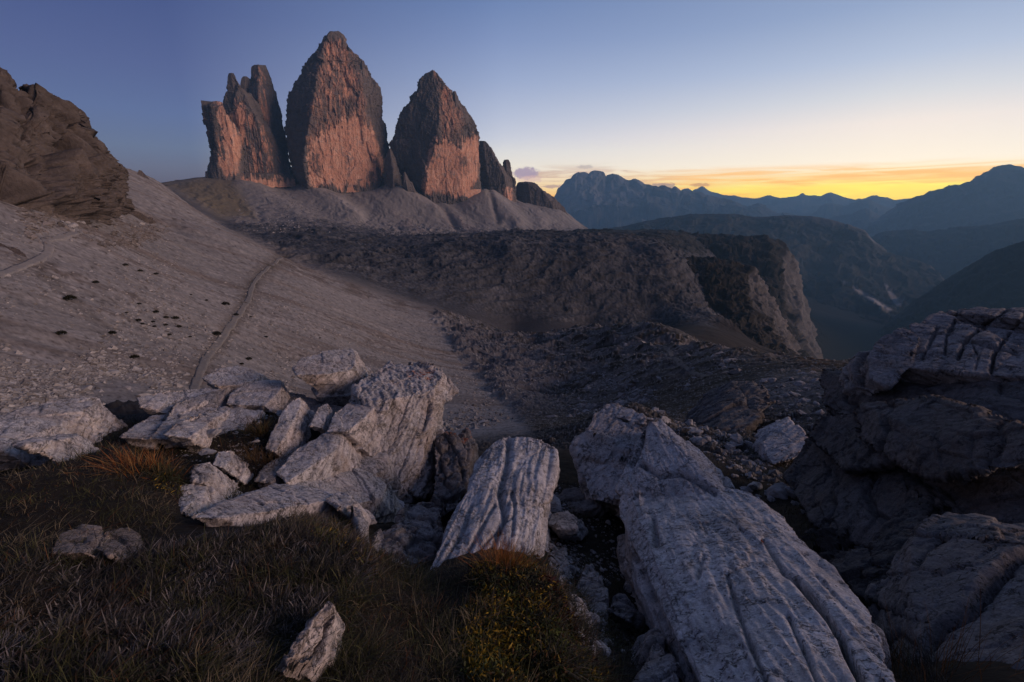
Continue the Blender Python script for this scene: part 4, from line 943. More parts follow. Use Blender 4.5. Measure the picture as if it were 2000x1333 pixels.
def crag_paint(g, c_, rd, fb, nn):
    n1 = fbm(g/9, 4, 611, gain=.6); n2 = fbm(np.stack([g @ _dp/14, g @ _dn/1.3, g @ _dv/8], -1), 4, 613, gain=.6)
    for m, k in ((sstep(.05, .45, n1)*.6, (.128, .102, .087)), (sstep(.1, .5, n2)*.55, (.060, .054, .051)), (sstep(.2, .5, -n2 + .3*n1)*.5, (.150, .135, .124))):
        c_ = c_*(1-m[..., None]) + cst(k)*m[..., None]
    return c_
CR = [(-260,30,236),(-60,92,231),(-20,122,228),(0,140,226),(8,150,225),(13,159,224),(20,170,224),(26,180,224),(33,183,225),(39,181,226),(46,186,227),(54,183,228),(69,182,231),(80,187,233),(88,187,235),(97,192,237),(104,196,239),(110,213,241),(116,231,243),(122,244,245),(140,300,250)]
o = loft('rock_crag', [CR, [(-260,180,200),(0,250,202),(60,280,208),(110,300,222),(140,340,240)], [(-260,330,158),(0,340,172),(60,350,188),(110,360,206),(140,385,224)], [(-260,450,128),(0,436,148),(60,434,170),(120,438,200),(140,440,214)]], 330, [70, 70, 70], 1.0, 14, CT, M_crag,
     'big dark left crag whose rounded crest leaves the photo at the edge', 'rock crag', kind=None, seed=641, jag=.9, paintf=crag_paint, extra=crag_relief(651, 1.35)); o['group'] = 'crags above the scree slope'
CP_ = [(108,260,236),(113,228,238),(115,199,239),(119,196,240),(126,198,241),(136,202,244),(143,207,247),(150,212,250),(157,218,253),(163,227,256),(169,236,259),(174,244,261),(179,257,265),(183,265,268),(190,271,272),(196,278,276),(202,289,282),(208,299,288),(213,303,294),(217,308,300),(222,328,312),(228,360,322),(234,398,330)]
o = loft('rock_crag', [CP_, [(108,300,222),(122,280,226),(150,290,238),(180,320,256),(205,345,276),(222,362,300),(234,399,328)], [(108,360,204),(150,375,226),(180,380,248),(205,388,270),(222,396,300),(234,400,326)], [(108,440,196),(150,446,214),(180,440,242),(205,428,272),(222,412,306),(234,402,326)]], 260, [80, 70, 60], .8, 12, CT, M_crag,
     'leaning pinnacle crag stepping down to the right from a notch', 'rock crag', kind=None, seed=661, jag=.9, paintf=crag_paint, extra=crag_relief(671, 1.2)); o['group'] = 'crags above the scree slope'
crag('thin ragged rib lying across the scree below the crags', [slab([(232,406,300),(250,402,312),(276,415,322),(314,442,345),(292,446,338),(250,427,312)], ext=(-8,11,-4))], vox=.7, size=6, amp=.7)
crag('rounded grey outcrop beside the path at the left edge', [slab([(-90,465,118),(0,474,112),(40,490,110),(60,514,105),(34,532,100),(0,538,98),(-90,550,95)], ext=(-8,8,-4))], vox=.4, th=1.6, size=5, amp=.6)
crag('stubby knob on the skyline ridge right of the crags', [slab([(212,309,330),(220,306,335),(228,318,340),(234,332,345),(214,330,330)], ext=(-5,10,-4))], vox=.5, size=2.5, th=.9, amp=.5)
crag('small leaning needle on the skyline ridge above the saddle', [slab([(268,340,760),(271,331,762),(277,333,765),(282,342,770),(291,352,785),(284,360,770),(266,352,750)], ext=(-8,18,-6))], vox=1.1, size=5, th=1.6, amp=.5)
# --- tilted slabs of the left outcrop
OAX = np.array(pix([(452, 798, 7.1)])[0]) - np.array(pix([(330, 880, 5.6)])[0])
def slb(label, hulls, vox=.02, name='rock_slab', cat='rock slab', **k):
    k.setdefault('size', .7); k.setdefault('axis', 'outcrop'); k.setdefault('lift', .13); k.setdefault('amp', .38); k.setdefault('th', .09); k.setdefault('tint', (.48, .468, .47)); k['sm'] = 0
    return rock(name, label, cat, hulls, vox, group='tilted slabs of the left outcrop', **k)
slb('long flat grey slab lying furthest left against the scree', plates([(-160,905,5.6),(0,832,6.4),(60,808,7.0),(110,795,7.4),(185,792,7.7),(192,803,7.3),(150,835,6.5),(90,865,5.9),(0,897,5.3)], 0.60, nl=4, cell=0.61, off=.045, gap=.03, ratio=3.0, seed=21, along=OAX))
slb('thin low slab in the grass just below the long flat slab', plates([(28,904,4.9),(80,872,5.4),(160,845,5.9),(168,860,5.6),(120,885,5.15),(50,912,4.75)], 0.45, nl=4, cell=0.41, off=.045, gap=.03, ratio=3.0, seed=22, along=OAX), th=.1)
slb('flat topped slab behind the dry grass on the left', plates([(270,792,7.6),(335,771,8.0),(405,768,8.2),(452,775,8.0),(458,790,7.6),(400,815,7.0),(330,820,7.0),(280,815,7.2)], 0.57, nl=4, cell=0.57, off=.045, gap=.03, ratio=3.0, seed=23, along=OAX))
slb('broad pale slab with a stepped front under the flat topped slab', plates([(235,874,5.9),(268,840,6.5),(300,818,7.0),(420,800,7.2),(445,808,7.0),(400,850,6.2),(350,885,5.6),(290,885,5.7)], 0.50, nl=4, cell=0.48, off=.045, gap=.03, ratio=3.0, seed=24, along=OAX))
slb('bright ridge shaped slab pointing down at the grass hump', plates([(322,888,5.5),(345,858,6.0),(452,798,7.15),(460,805,7.0),(440,822,6.6),(372,895,5.35)], 0.57, nl=4, cell=0.57, off=.045, gap=.03, ratio=3.0, seed=25, along=OAX), vox=.017, th=.11)
slb('rough rounded slab between the ridge slab and the grassy gap', plates([(430,900,5.5),(420,880,5.8),(440,832,6.6),(450,790,7.4),(480,765,7.9),(520,757,8.1),(550,758,8.0),(554,776,7.5),(535,802,7.0),(490,852,6.2)], 0.65, nl=4, cell=0.68, off=.045, gap=.03, ratio=3.0, seed=26, along=OAX))
slb('low far slab at the back edge of the outcrop beside the path', plates([(395,752,8.6),(430,735,9.2),(470,728,9.5),(500,735,9.3),(520,745,8.9),(470,762,8.2),(420,765,8.1)], 0.65, nl=4, cell=0.68, off=.045, gap=.03, ratio=3.0, seed=27, along=OAX))
slb('wedge topped block standing highest at the back of the outcrop', plates([(572,740,7.6),(590,715,8.1),(640,694,8.5),(688,690,8.7),(697,704,8.3),(692,738,7.5),(640,752,7.2),(580,754,7.2)], 1.00, nl=4, cell=1.16, off=.045, gap=.03, ratio=3.0, seed=28, along=OAX), vox=.022)
slb('great overhanging block with a sheer broken right face', [np.array(pix([(690,768,6.6),(735,745,7.2),(760,722,7.8),(800,722,7.8),(858,730,7.4),(867,745,7.0),(850,775,6.4),(800,780,6.3),(740,805,5.9),(700,792,6.1)] + [(846,905,6.0),(842,1000,5.3),(825,992,5.0),(770,960,5.05),(705,900,5.5),(700,850,5.7),(862,900,7.4),(700,900,7.4)])),
   ] + plates([(700,775,6.5),(735,748,7.1),(760,722,7.8),(800,721,7.8),(858,729,7.5),(868,745,7.05),(850,772,6.5),(800,780,6.35),(740,803,5.9)], .45, nl=3, cell=.5, seed=92, along=OAX) + plates([(790,785,6.3),(850,775,6.4),(862,900,6.0),(842,995,5.3),(825,988,5.05),(770,958,5.1),(745,880,5.6)], ext=(-.1,.6,-.1), nl=2, cell=.42, off=.06, seed=93, along=(0,.1,-1)), vox=.021, amp=1.15, lichen=[(790,735),(850,735),(845,752),(800,752)])
slb('leaning slab propped in front of the overhanging block', plates([(640,872,5.2),(655,825,5.8),(690,800,6.3),(735,792,6.45),(740,808,6.0),(715,838,5.5),(680,870,5.1)], 0.65, nl=4, cell=0.68, off=.045, gap=.03, ratio=3.0, seed=29, along=OAX))
slb('narrow upright slab in the middle of the outcrop', plates([(518,890,5.1),(545,835,5.9),(570,805,6.4),(588,800,6.5),(592,815,6.2),(575,852,5.6),(540,895,4.95)], 0.55, nl=4, cell=0.54, off=.045, gap=.03, ratio=3.0, seed=30, along=OAX))
slb('short pale slab leaning beside the narrow upright slab', plates([(606,850,5.5),(622,808,6.1),(640,800,6.3),(646,815,6.0),(632,855,5.4)], 0.50, nl=4, cell=0.48, off=.045, gap=.03, ratio=3.0, seed=31, along=OAX), vox=.017, th=.1)
slb('shattered tilted slab under the leaning slab', plates([(540,945,4.5),(580,900,5.0),(640,872,5.3),(672,878,5.2),(660,910,4.8),(600,945,4.4),(560,965,4.2)], 0.65, nl=4, cell=0.68, off=.045, gap=.03, ratio=3.0, seed=32, along=OAX))
slb('fractured brown block wedged below the overhang', plates([(665,935,4.9),(690,885,5.5),(730,880,5.5),(760,900,5.3),(755,940,4.9),(700,960,4.6)], 0.75, nl=4, cell=0.81, off=.045, gap=.03, ratio=3.0, seed=33, along=OAX), vox=.02)
slb('pale stepped block in front of the overhanging face', plates([(560,988,4.0),(575,950,4.4),(610,925,4.8),(650,921,4.9),(700,929,4.85),(750,944,4.7),(758,960,4.5),(745,988,4.2),(700,998,4.0),(640,1012,3.85),(600,1008,3.85)], 0.65, nl=4, cell=0.68, off=.045, gap=.03, ratio=3.0, seed=34, along=OAX), vox=.016, tint=(.47, .455, .45))
slb('long pale flat slab rising out of the heather hump', plates([(375,1050,3.0),(430,1015,3.4),(490,985,3.8),(540,962,4.12),(600,964,4.08),(640,974,3.92),(652,990,3.68),(640,1008,3.5),(560,1015,3.45),(500,1035,3.2),(440,1055,2.95)], 0.57, nl=4, cell=0.57, off=.045, gap=.03, ratio=3.0, seed=35, along=OAX), vox=.014, tint=(.48, .47, .48), blk=.5)
slb('small round pale stone on the mossy shoulder', [slab([(636,1002,3.5),(662,987,3.72),(690,994,3.62),(698,1010,3.42),(662,1022,3.25)], .32)], vox=.012, name='boulder', cat='boulder', size=.5, th=.1)
slb('white edge of rock showing under the moss cushion', [slab([(690,1012,3.3),(712,1020,3.2),(720,1050,2.95),(724,1096,2.6),(712,1104,2.52),(700,1060,2.82)], ext=(-.12,.1,-.45))], vox=.011, tint=(.40, .39, .39), size=.5, th=.1)
slb('cracked square block at the foot of the ridge slab', plates([(338,1025,3.5),(350,985,3.85),(385,975,3.95),(412,985,3.85),(405,1012,3.5),(370,1040,3.22)], 0.57, nl=4, cell=0.57, off=.045, gap=.03, ratio=3.0, seed=36, along=OAX), vox=.014, size=.6)
slb('block perched on the cracked square block', plates([(375,978,3.95),(380,940,4.35),(410,930,4.5),(417,960,4.1),(400,988,3.85)], 0.53, nl=4, cell=0.51, off=.045, gap=.03, ratio=3.0, seed=37, along=OAX), vox=.014, size=.6)
slb('little angular stone above the perched block', [slab([(418,932,4.5),(430,905,4.9),(455,900,5.0),(460,920,4.65),(440,938,4.45)], .3)], vox=.014, size=.5, name='boulder', cat='boulder')
slb('left boulder of the pair sunk in the grass hump', [slab([(100,1098,2.6),(120,1060,2.9),(160,1043,3.06),(200,1045,3.0),(206,1060,2.9),(175,1098,2.5)], .3)], vox=.012, size=.6, tint=(.26, .235, .225), name='boulder', cat='boulder', lift=.05, amp=.28)
slb('right boulder of the pair sunk in the grass hump', [slab([(190,1088,2.6),(205,1055,2.9),(240,1045,3.0),(270,1055,2.87),(266,1078,2.65),(215,1104,2.43)], .3)], vox=.012, size=.6, tint=(.26, .235, .225), name='boulder', cat='boulder', lift=.05, amp=.28)
slb('broken layered bedrock showing between the slabs of the outcrop', plates([(262,876,5.9),(330,800,7.2),(450,772,7.8),(560,762,7.9),(690,770,7.0),(752,850,6.0),(765,960,4.9),(610,988,4.3),(490,990,4.0),(420,965,4.0),(350,905,4.8)], .55, nl=4, cell=.55, off=.09, gap=.06, ratio=3.4, seed=97, along=OAX), lift=-.10, tint=(.29, .28, .282))
slb('dark layered slab low in the middle of the outcrop', plates([(495,962,4.4),(518,925,4.8),(558,896,5.1),(592,893,5.1),(572,932,4.7),(532,967,4.3)], .5, nl=4, cell=0.38, off=.045, gap=.03, ratio=3.0, seed=91, along=OAX), tint=(.27, .26, .262))
# --- middle foreground
def frk(label, hulls, vox=.012, name='boulder', cat='boulder', **k): return rock(name, label, cat, hulls, vox, **k)
frk('pointed pale stone sticking up out of the near grass', [slab([(641,1164,1.52),(656,1176,1.50),(662,1198,1.47),(652,1242,1.40),(634,1292,1.33),(600,1325,1.27),(550,1312,1.29),(530,1308,1.33),(572,1248,1.41),(612,1195,1.49)], ext=(.03,.10,-.3))], .006, size=.4, th=.12, amp=.8, sn=(-.5,-.1,.5), tint=(.42, .405, .405), blk=.6, cracks=[([(575,1265),(612,1215),(640,1215)], 3, .012)])
frk('grey sloping slab left of the pale cleft slab', [slab([(740,1100,2.7),(760,1030,3.3),(790,985,3.8),(820,969,4.02),(850,974,3.98),(860,1000,3.6),(852,1062,3.0),(822,1118,2.55)], ext=(.05,.25,-.7))], .014, 'rock_slab', 'rock slab', sn=(-.3,-.5,.8), tint=(.26, .255, .262))
frk('upper of two broken blocks beneath the grey sloping slab', [slab([(718,1072,2.9),(730,1036,3.2),(765,1030,3.3),(790,1050,3.1),(782,1078,2.82),(740,1088,2.72)], .3)], size=.4, amp=.6, tint=(.30, .295, .30))
frk('lower of two broken blocks beneath the grey sloping slab', [slab([(716,1114,2.55),(735,1086,2.8),(770,1085,2.8),(792,1102,2.6),(762,1128,2.4)], .3)], size=.4, amp=.6, tint=(.30, .295, .30))
frk('dark upright block with orange lichen on its top', [slab([(843,1000,4.4),(850,862,5.8),(870,845,6.05),(905,850,5.95),(919,870,5.65),(916,930,5.0),(902,990,4.4),(870,1004,4.3)], ext=(.05,.6,-.5))], .018, 'rock_slab', 'rock slab', sn=(-.8,-.3,.4), tint=(.22, .215, .22), lichen=[(865,842),(910,846),(912,860),(870,856)])
frk('pale cleft slab tilted up in the middle of the foreground', [slab([(828,1130,2.35),(850,1080,2.6),(880,1020,3.1),(905,960,3.5),(930,905,4.0),(965,862,4.42),(990,850,4.55),(1030,855,4.45),(1068,867,4.32),(1079,880,4.22),(1077,920,3.88),(1070,990,3.25),(1060,1060,2.74),(1038,1112,2.4),(980,1140,2.2),(890,1145,2.2)], ext=(.10,.22,-.85))], .012, 'rock_slab', 'rock slab',
    axis=([(833,1125,2.35),(880,1020,3.1),(930,905,4.0),(965,862,4.42),(1068,867,4.32),(1077,920,3.88),(1070,990,3.25),(1038,1112,2.4)], [(1010,860,4.5),(930,1130,2.3)]), th=.3, tint=(.54, .535, .55), size=.8, blk=.6, warm=.15, amp=.7, sm=0, cracks=[([(992,858),(990,900),(975,960),(985,1010),(960,1075)], 5, .045), ([(905,1085),(940,1030),(965,985)], 4, .03), ([(870,1090),(905,1030),(920,985)], 3.5, .025), ([(1000,1045),(1005,990),(1000,960)], 3, .02), ([(935,1075),(975,1030),(1000,1010)], 3, .02)])
# --- big right slabs
frk('tall blocky slab end behind the great right slab', plates([(1128,885,5.2),(1140,855,5.4),(1165,800,6.05),(1195,788,6.25),(1240,800,6.05),(1260,815,5.8),(1258,872,5.1),(1243,935,4.6),(1222,985,4.2),(1150,970,4.4)], ext=(.3,.6,-.6), nl=3, cell=.45, off=.05, gap=.025, seed=60, along=(.1,.2,-.9)), .016, 'rock_slab', 'rock slab', sn=(-.35,-.5,.8), tint=(.47, .465, .475), amp=.75, size=.8, sm=0)
frk('great pale slab running from the photo bottom up to the right of centre', [
    np.array(pix([(1228,912,4.6),(1240,860,5.0),(1262,812,5.45),(1290,815,5.45),(1312,850,5.05),(1345,880,4.75),(1392,905,4.52),(1405,950,4.12),(1440,1000,3.7),(1230,1000,3.8),(1205,985,3.95),(1215,1085,3.25),(1225,960,5.2),(1400,930,5.3)])),
    np.array(pix([(1228,960,4.2),(1400,948,4.15),(1480,968,3.95),(1522,1000,3.68),(1576,1060,3.18),(1640,1120,2.78),(1700,1190,2.42),(1736,1270,2.08),(1768,1350,1.78),(1640,1500,1.3),(1430,1500,1.2),(1362,1345,1.62),(1312,1250,2.02),(1275,1200,2.32),(1240,1060,3.3),(1208,1010,3.75),(1215,1090,3.2),(1248,1190,2.6),(1296,1300,2.08),(1340,1420,1.6)]))
      .tolist() + (np.array(pix([(1480,968,3.95),(1576,1060,3.18),(1700,1190,2.42),(1768,1350,1.78),(1640,1500,1.3),(1340,1420,1.6),(1248,1190,2.6),(1215,1090,3.2)])) + [.12, .12, -.75]).tolist()] + plates([(1236,900,4.7),(1262,812,5.5),(1290,815,5.5),(1312,850,5.1),(1345,880,4.8),(1392,905,4.56),(1402,952,4.13),(1330,960,4.2),(1240,960,4.35)], ext=(.1,.2,-.5), nl=3, cell=.5, off=.05, gap=.03, seed=61, along=(.45,-.9,.1)) + plates([(1215,985,4.0),(1238,915,4.6),(1246,1000,3.75),(1262,1120,2.85),(1300,1240,2.12),(1290,1290,2.02),(1248,1190,2.55),(1216,1090,3.2)], ext=(.4,.15,-.1), nl=2, cell=.3, off=.03, gap=.02, seed=62, along=(0,.2,-1)),
    .0125, 'rock_slab', 'rock slab', axis=([(1262,812,5.45),(1392,905,4.52),(1480,968,3.95),(1576,1060,3.18),(1700,1190,2.42),(1768,1350,1.78),(1362,1345,1.62),(1275,1200,2.32),(1240,1060,3.3),(1228,960,4.2)], [(1275,830,5.4),(1600,1345,1.7)]), th=.3, tint=(.54, .535, .55), blk=.6, warm=.2, size=.8, amp=.72, sm=0,
    cracks=[([(1556,1128),(1562,1135),(1590,1165),(1640,1235),(1690,1345)], 5, .2), ([(1420,1125),(1440,1190),(1470,1270),(1500,1345)], 4, .03), ([(1275,1010),(1280,1060)], 5, .05), ([(1360,1130),(1375,1085)], 3, .02),
            ([(1540,1200),(1580,1290),(1600,1345)], 4, .03), ([(1250,905),(1290,930),(1330,925),(1395,960)], 5, .05), ([(1255,820),(1250,870),(1232,905)], 6, .08), ([(1490,1050),(1530,1110),(1562,1135)], 4, .03)])
frk('small pyramid shaped stone at the bottom edge of the photo', [slab([(1246,1345,1.6),(1281,1236,2.06),(1290,1240,2.06),(1328,1325,1.66),(1335,1400,1.5),(1236,1400,1.5)], ext=(0,.25,-.4))], .008, size=.4, th=.12, tint=(.35, .345, .355), blk=.6)
frk('upright grey stone on the left side of the dark gully', [slab([(1060,1190,2.5),(1064,1090,3.0),(1085,1062,3.25),(1110,1065,3.25),(1114,1100,2.92),(1106,1195,2.44)], ext=(.05,.2,-.4))], .011, size=.5, amp=.6, tint=(.34, .335, .34))
frk('squat upright stone in the middle of the dark gully', [slab([(1120,1205,2.4),(1130,1130,2.8),(1145,1103,3.02),(1170,1115,2.93),(1182,1150,2.66),(1177,1215,2.3),(1140,1232,2.22)], ext=(.05,.2,-.4))], .011, size=.5, amp=.6, tint=(.32, .315, .32))
frk('flat pale stone lying at the head of the gully', [slab([(1068,1022,3.6),(1080,1000,3.9),(1110,994,3.97),(1130,1015,3.72),(1120,1032,3.48),(1085,1034,3.43)], .25)], size=.4, amp=.6, tint=(.38, .38, .39))
frk('white stone half buried at the moss edge', [slab([(1031,1162,2.02),(1035,1140,2.22),(1060,1137,2.27),(1072,1150,2.17),(1063,1174,1.98),(1045,1178,1.95)], .2)], .008, size=.3, th=.08, lift=.05, tint=(.44, .43, .435))
frk('split white block below the moss edge of the gully', [slab([(1064,1192,1.97),(1075,1177,2.12),(1100,1181,2.12),(1126,1190,2.07),(1134,1232,1.86),(1120,1250,1.8),(1090,1218,1.86)], .25)], .008, size=.3, th=.08, lift=.05, tint=(.44, .43, .435))
frk('dark tilted chip of stone at the wall of the great slab', [slab([(1186,1192,2.4),(1205,1158,2.67),(1242,1197,2.4),(1228,1214,2.28)], .18)], size=.3, th=.08, tint=(.2, .2, .21))
frk('low stone bridging the back of the gully', [slab([(1096,985,4.5),(1105,966,4.75),(1132,957,4.88),(1160,966,4.7),(1164,988,4.35),(1120,1000,4.2)], .3)], .014, size=.5, tint=(.2, .197, .2))
frk('white faced boulder in the dark turf hollow', [slab([(1488,866,9.0),(1506,834,9.9),(1540,814,10.4),(1560,838,9.9),(1582,856,9.35),(1577,886,8.7),(1552,897,8.35),(1510,908,8.15),(1494,892,8.5)], ext=(.3,.9,-.6))], .028, size=1.1, amp=.6, tint=(.50, .50, .52))
frk('dark mounded boulder with pale broken rim in mid ground', [slab([(1366,815,14),(1400,770,16),(1430,746,17),(1470,738,17.3),(1502,755,16.6),(1512,786,15),(1482,802,14),(1442,850,12.2),(1390,872,11.4)], ext=(.4,2.2,-1.2))], .05, size=2.2, th=.4, tint=(.15, .15, .155))
# --- great boulder on the right
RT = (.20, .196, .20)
frk('pale fissured cap of rock lying on the huge dark boulder at the right edge',
    plates([(1690,700,7.2),(1720,662,7.7),(1770,647,8.0),(1800,660,7.6),(1780,722,6.9),(1740,764,6.5),(1698,752,6.7)], ext=(.2,.7,-.7), nl=3, cell=.7, off=.06, gap=.03, seed=70, along=(.2,.9,0))
    + plates([(1765,650,8.0),(1832,612,8.7),(1880,600,9.0),(1940,600,9.1),(2020,598,9.3),(2180,612,9.1),(2180,765,6.5),(1990,748,6.6),(1900,732,6.8),(1820,716,7.0),(1775,722,6.9)], ext=(.15,.5,-.75), nl=4, cell=.85, off=.05, gap=.05, seed=71, along=(.12,1,0), ratio=3.2),
    .022, 'rock_slab', 'rock slab', sn=(.1,-.25,.95), th=.2, size=.8, tint=(.30, .295, .30), blk=.7, amp=.8, sm=0,
    cracks=[([(1872,700),(1886,664),(1920,640),(1968,603)], 3.5, .07), ([(1935,728),(1942,690),(1980,640),(2005,612)], 3, .08), ([(1846,690),(1848,655),(1872,612)], 2.5, .05), ([(1780,690),(1840,672),(1900,668),(1990,690)], 2.5, .05), ([(1905,725),(1912,700),(1898,668)], 2, .04), ([(1800,700),(1830,640)], 3, .05)])
frk('huge dark boulder with shade deepened into its tint filling the right edge under its pale cap',
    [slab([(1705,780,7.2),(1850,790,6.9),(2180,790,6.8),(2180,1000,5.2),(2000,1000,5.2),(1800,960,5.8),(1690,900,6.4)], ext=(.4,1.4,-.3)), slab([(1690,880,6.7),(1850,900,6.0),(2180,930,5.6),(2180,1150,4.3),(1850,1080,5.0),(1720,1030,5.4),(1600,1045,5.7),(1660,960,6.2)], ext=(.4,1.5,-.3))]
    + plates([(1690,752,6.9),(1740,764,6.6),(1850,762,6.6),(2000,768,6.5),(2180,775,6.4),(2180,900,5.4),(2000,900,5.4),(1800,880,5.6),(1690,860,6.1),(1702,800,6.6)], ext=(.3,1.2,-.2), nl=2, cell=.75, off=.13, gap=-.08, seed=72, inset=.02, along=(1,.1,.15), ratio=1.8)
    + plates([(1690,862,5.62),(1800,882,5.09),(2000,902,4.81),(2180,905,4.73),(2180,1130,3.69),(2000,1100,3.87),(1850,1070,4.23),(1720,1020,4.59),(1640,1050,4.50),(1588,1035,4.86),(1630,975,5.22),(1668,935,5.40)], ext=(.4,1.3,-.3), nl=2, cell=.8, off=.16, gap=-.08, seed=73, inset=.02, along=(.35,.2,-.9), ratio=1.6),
    .022, 'boulder', 'boulder', sn=(.1,-.25,.95), th=.45, size=1.0, tint=(.125, .123, .126), blk=.8, amp=.5, warm=.5, sm=1)  # dark rock tint, lowered further to carry the shade on its left face
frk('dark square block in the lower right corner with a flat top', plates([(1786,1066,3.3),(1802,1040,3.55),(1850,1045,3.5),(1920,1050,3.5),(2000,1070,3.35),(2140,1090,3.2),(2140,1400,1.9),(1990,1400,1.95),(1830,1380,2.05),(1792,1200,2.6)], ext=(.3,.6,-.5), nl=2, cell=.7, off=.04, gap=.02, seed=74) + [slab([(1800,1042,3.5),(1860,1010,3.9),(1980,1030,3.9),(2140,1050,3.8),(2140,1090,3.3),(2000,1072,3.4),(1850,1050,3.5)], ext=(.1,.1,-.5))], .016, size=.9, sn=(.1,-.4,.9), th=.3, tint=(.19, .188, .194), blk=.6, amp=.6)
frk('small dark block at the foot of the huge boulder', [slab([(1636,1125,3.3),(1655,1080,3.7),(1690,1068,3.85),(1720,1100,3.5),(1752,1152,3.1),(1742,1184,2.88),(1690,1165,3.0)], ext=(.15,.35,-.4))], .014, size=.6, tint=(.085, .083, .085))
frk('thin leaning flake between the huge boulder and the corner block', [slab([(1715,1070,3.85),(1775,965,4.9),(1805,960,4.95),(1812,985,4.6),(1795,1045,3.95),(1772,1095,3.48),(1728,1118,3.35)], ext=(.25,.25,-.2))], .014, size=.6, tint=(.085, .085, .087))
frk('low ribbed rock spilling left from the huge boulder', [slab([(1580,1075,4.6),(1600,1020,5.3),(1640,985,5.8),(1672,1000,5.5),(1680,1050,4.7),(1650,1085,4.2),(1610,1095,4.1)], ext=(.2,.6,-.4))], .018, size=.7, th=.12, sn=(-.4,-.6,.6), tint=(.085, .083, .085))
# ------------------------------------------------------------------ paths
M_path = vcol_mat('path_mat', 1.2, 6.0, .18, .3, .05)
def trail(name, label, pl, w0, w1, colr, lift=.03):
    pl = np.array(pl, float); seg = np.r_[0, np.cumsum(np.hypot(*np.diff(pl, axis=0).T))]; n_ = int(seg[-1]/3) + 2
    s_ = np.linspace(0, seg[-1], n_); c_ = []
    for x, y in zip(np.interp(s_, seg, pl[:, 0]), np.interp(s_, seg, pl[:, 1])):
        h_ = hit(x, y, rmin=12)
        if h_ is not None and (not c_ or np.hypot(*(h_ - c_[-1])[:2]) < 60): c_.append(h_)
    c_ = np.array(c_)
    for _ in range(3): c_[1:-1, :2] = .5*c_[1:-1, :2] + .25*(c_[:-2, :2] + c_[2:, :2])
    t_ = np.gradient(c_[:, :2], axis=0); t_ /= np.linalg.norm(t_, axis=1)[:, None] + 1e-9
    nr = np.stack([-t_[:, 1], t_[:, 0]], -1); w_ = np.linspace(w0, w1, len(c_))*(1 + .6*fbm(np.stack([s_[:len(c_)]/14, 0*s_[:len(c_)], 0*s_[:len(c_)]], -1), 3, 5))
    k_ = np.array([-.5, -.46, -.25, 0, .25, .46, .5]); xy = c_[:, None, :2] + nr[:, None]*(k_[None, :, None]*w_[:, None, None])
    zz = zground(xy[..., 0], xy[..., 1]); rr_ = np.hypot(xy[..., 0], xy[..., 1]); zz = .72*zz + .28*zz.mean(1, keepdims=True) + lift*2 + .0004*rr_ - np.array([2.0, 0, 0, 0, 0, 0, 2.0])*(.10 + .0006*rr_)
    o = mesh_np(name, np.concatenate([xy, zz[..., None]], -1).reshape(-1, 3), grid_quads(len(c_), 7), None, M_path, None, np.ones((len(c_)*7, 3), F32)*cst(colr))
    return tag(o, label, 'path', kind='structure')
trail('path', 'worn grey footpath climbing across the pale scree slope', PATH, .8, 1.7, (.205, .193, .180))
trail('path', 'faint pale trail winding to the crags on the far left', [(-10,542),(40,522),(72,510),(92,496),(97,482),(86,469),(112,466),(136,459),(162,450)], 1.1, 1.6, (.25, .235, .222))
trail('path', 'thin trail crossing the dark knolls', [(1195,648),(1250,664),(1300,679),(1316,700),(1350,728),(1382,737)], 1.6, .8, (.13, .125, .12))
trail('path', 'short pale track left on the edge of the knolls', [(902,672),(935,684),(975,702)], 2.2, 1.8, (.15, .145, .145))

# ------------------------------------------------------------------ loose stones
rnd = np.random.RandomState(11)
M_stone = vcol_mat('stone_mat', 3.0, 22.0, .3, .4, .03, .88)
def stone_mesh(seed, fine_):
    r_ = np.random.RandomState(seed); p_ = r_.normal(size=(16, 3)); p_ /= np.linalg.norm(p_, axis=1)[:, None]; p_ *= np.array([1, .75, .5])*r_.uniform(.75, 1.1, (16, 1))
    if fine_:
        v, q_ = hull_arrays([p_], .09); v = smooth_v(v, q_, 1); nn = vnormals(v, q_)
        f_, e_ = facets(v/.55, seed); v = v + nn*(f_*.10 + fbm(v/.3, 4, seed, gain=.6)*.06)[:, None]
        c_ = np.ones(v.shape, F32)*(1 + .5*fbm(v/.5, 3, seed+2))[:, None]
        return mesh_np('stone', v, q_, None, M_stone, None, c_*cst((.34, .335, .34)))
    bm = bmesh.new(); vs = [bm.verts.new(c) for c in p_]; bmesh.ops.convex_hull(bm, input=vs); bmesh.ops.triangulate(bm, faces=bm.faces)
    loose = [w for w in bm.verts if not w.link_faces]; bmesh.ops.delete(bm, geom=loose, context='VERTS'); bm.verts.index_update()
    v = np.array([w.co for w in bm.verts]); t_ = np.array([[w.index for w in f.verts] for f in bm.faces]); bm.free()
    return mesh_np('stone', v, None, t_, M_stone, None, np.ones(v.shape, F32)*cst((.33, .325, .33)), smooth=False)
protos_f = [stone_mesh(900+i, True) for i in range(5)]; protos_c = [stone_mesh(950+i, False) for i in range(5)]
used = set()
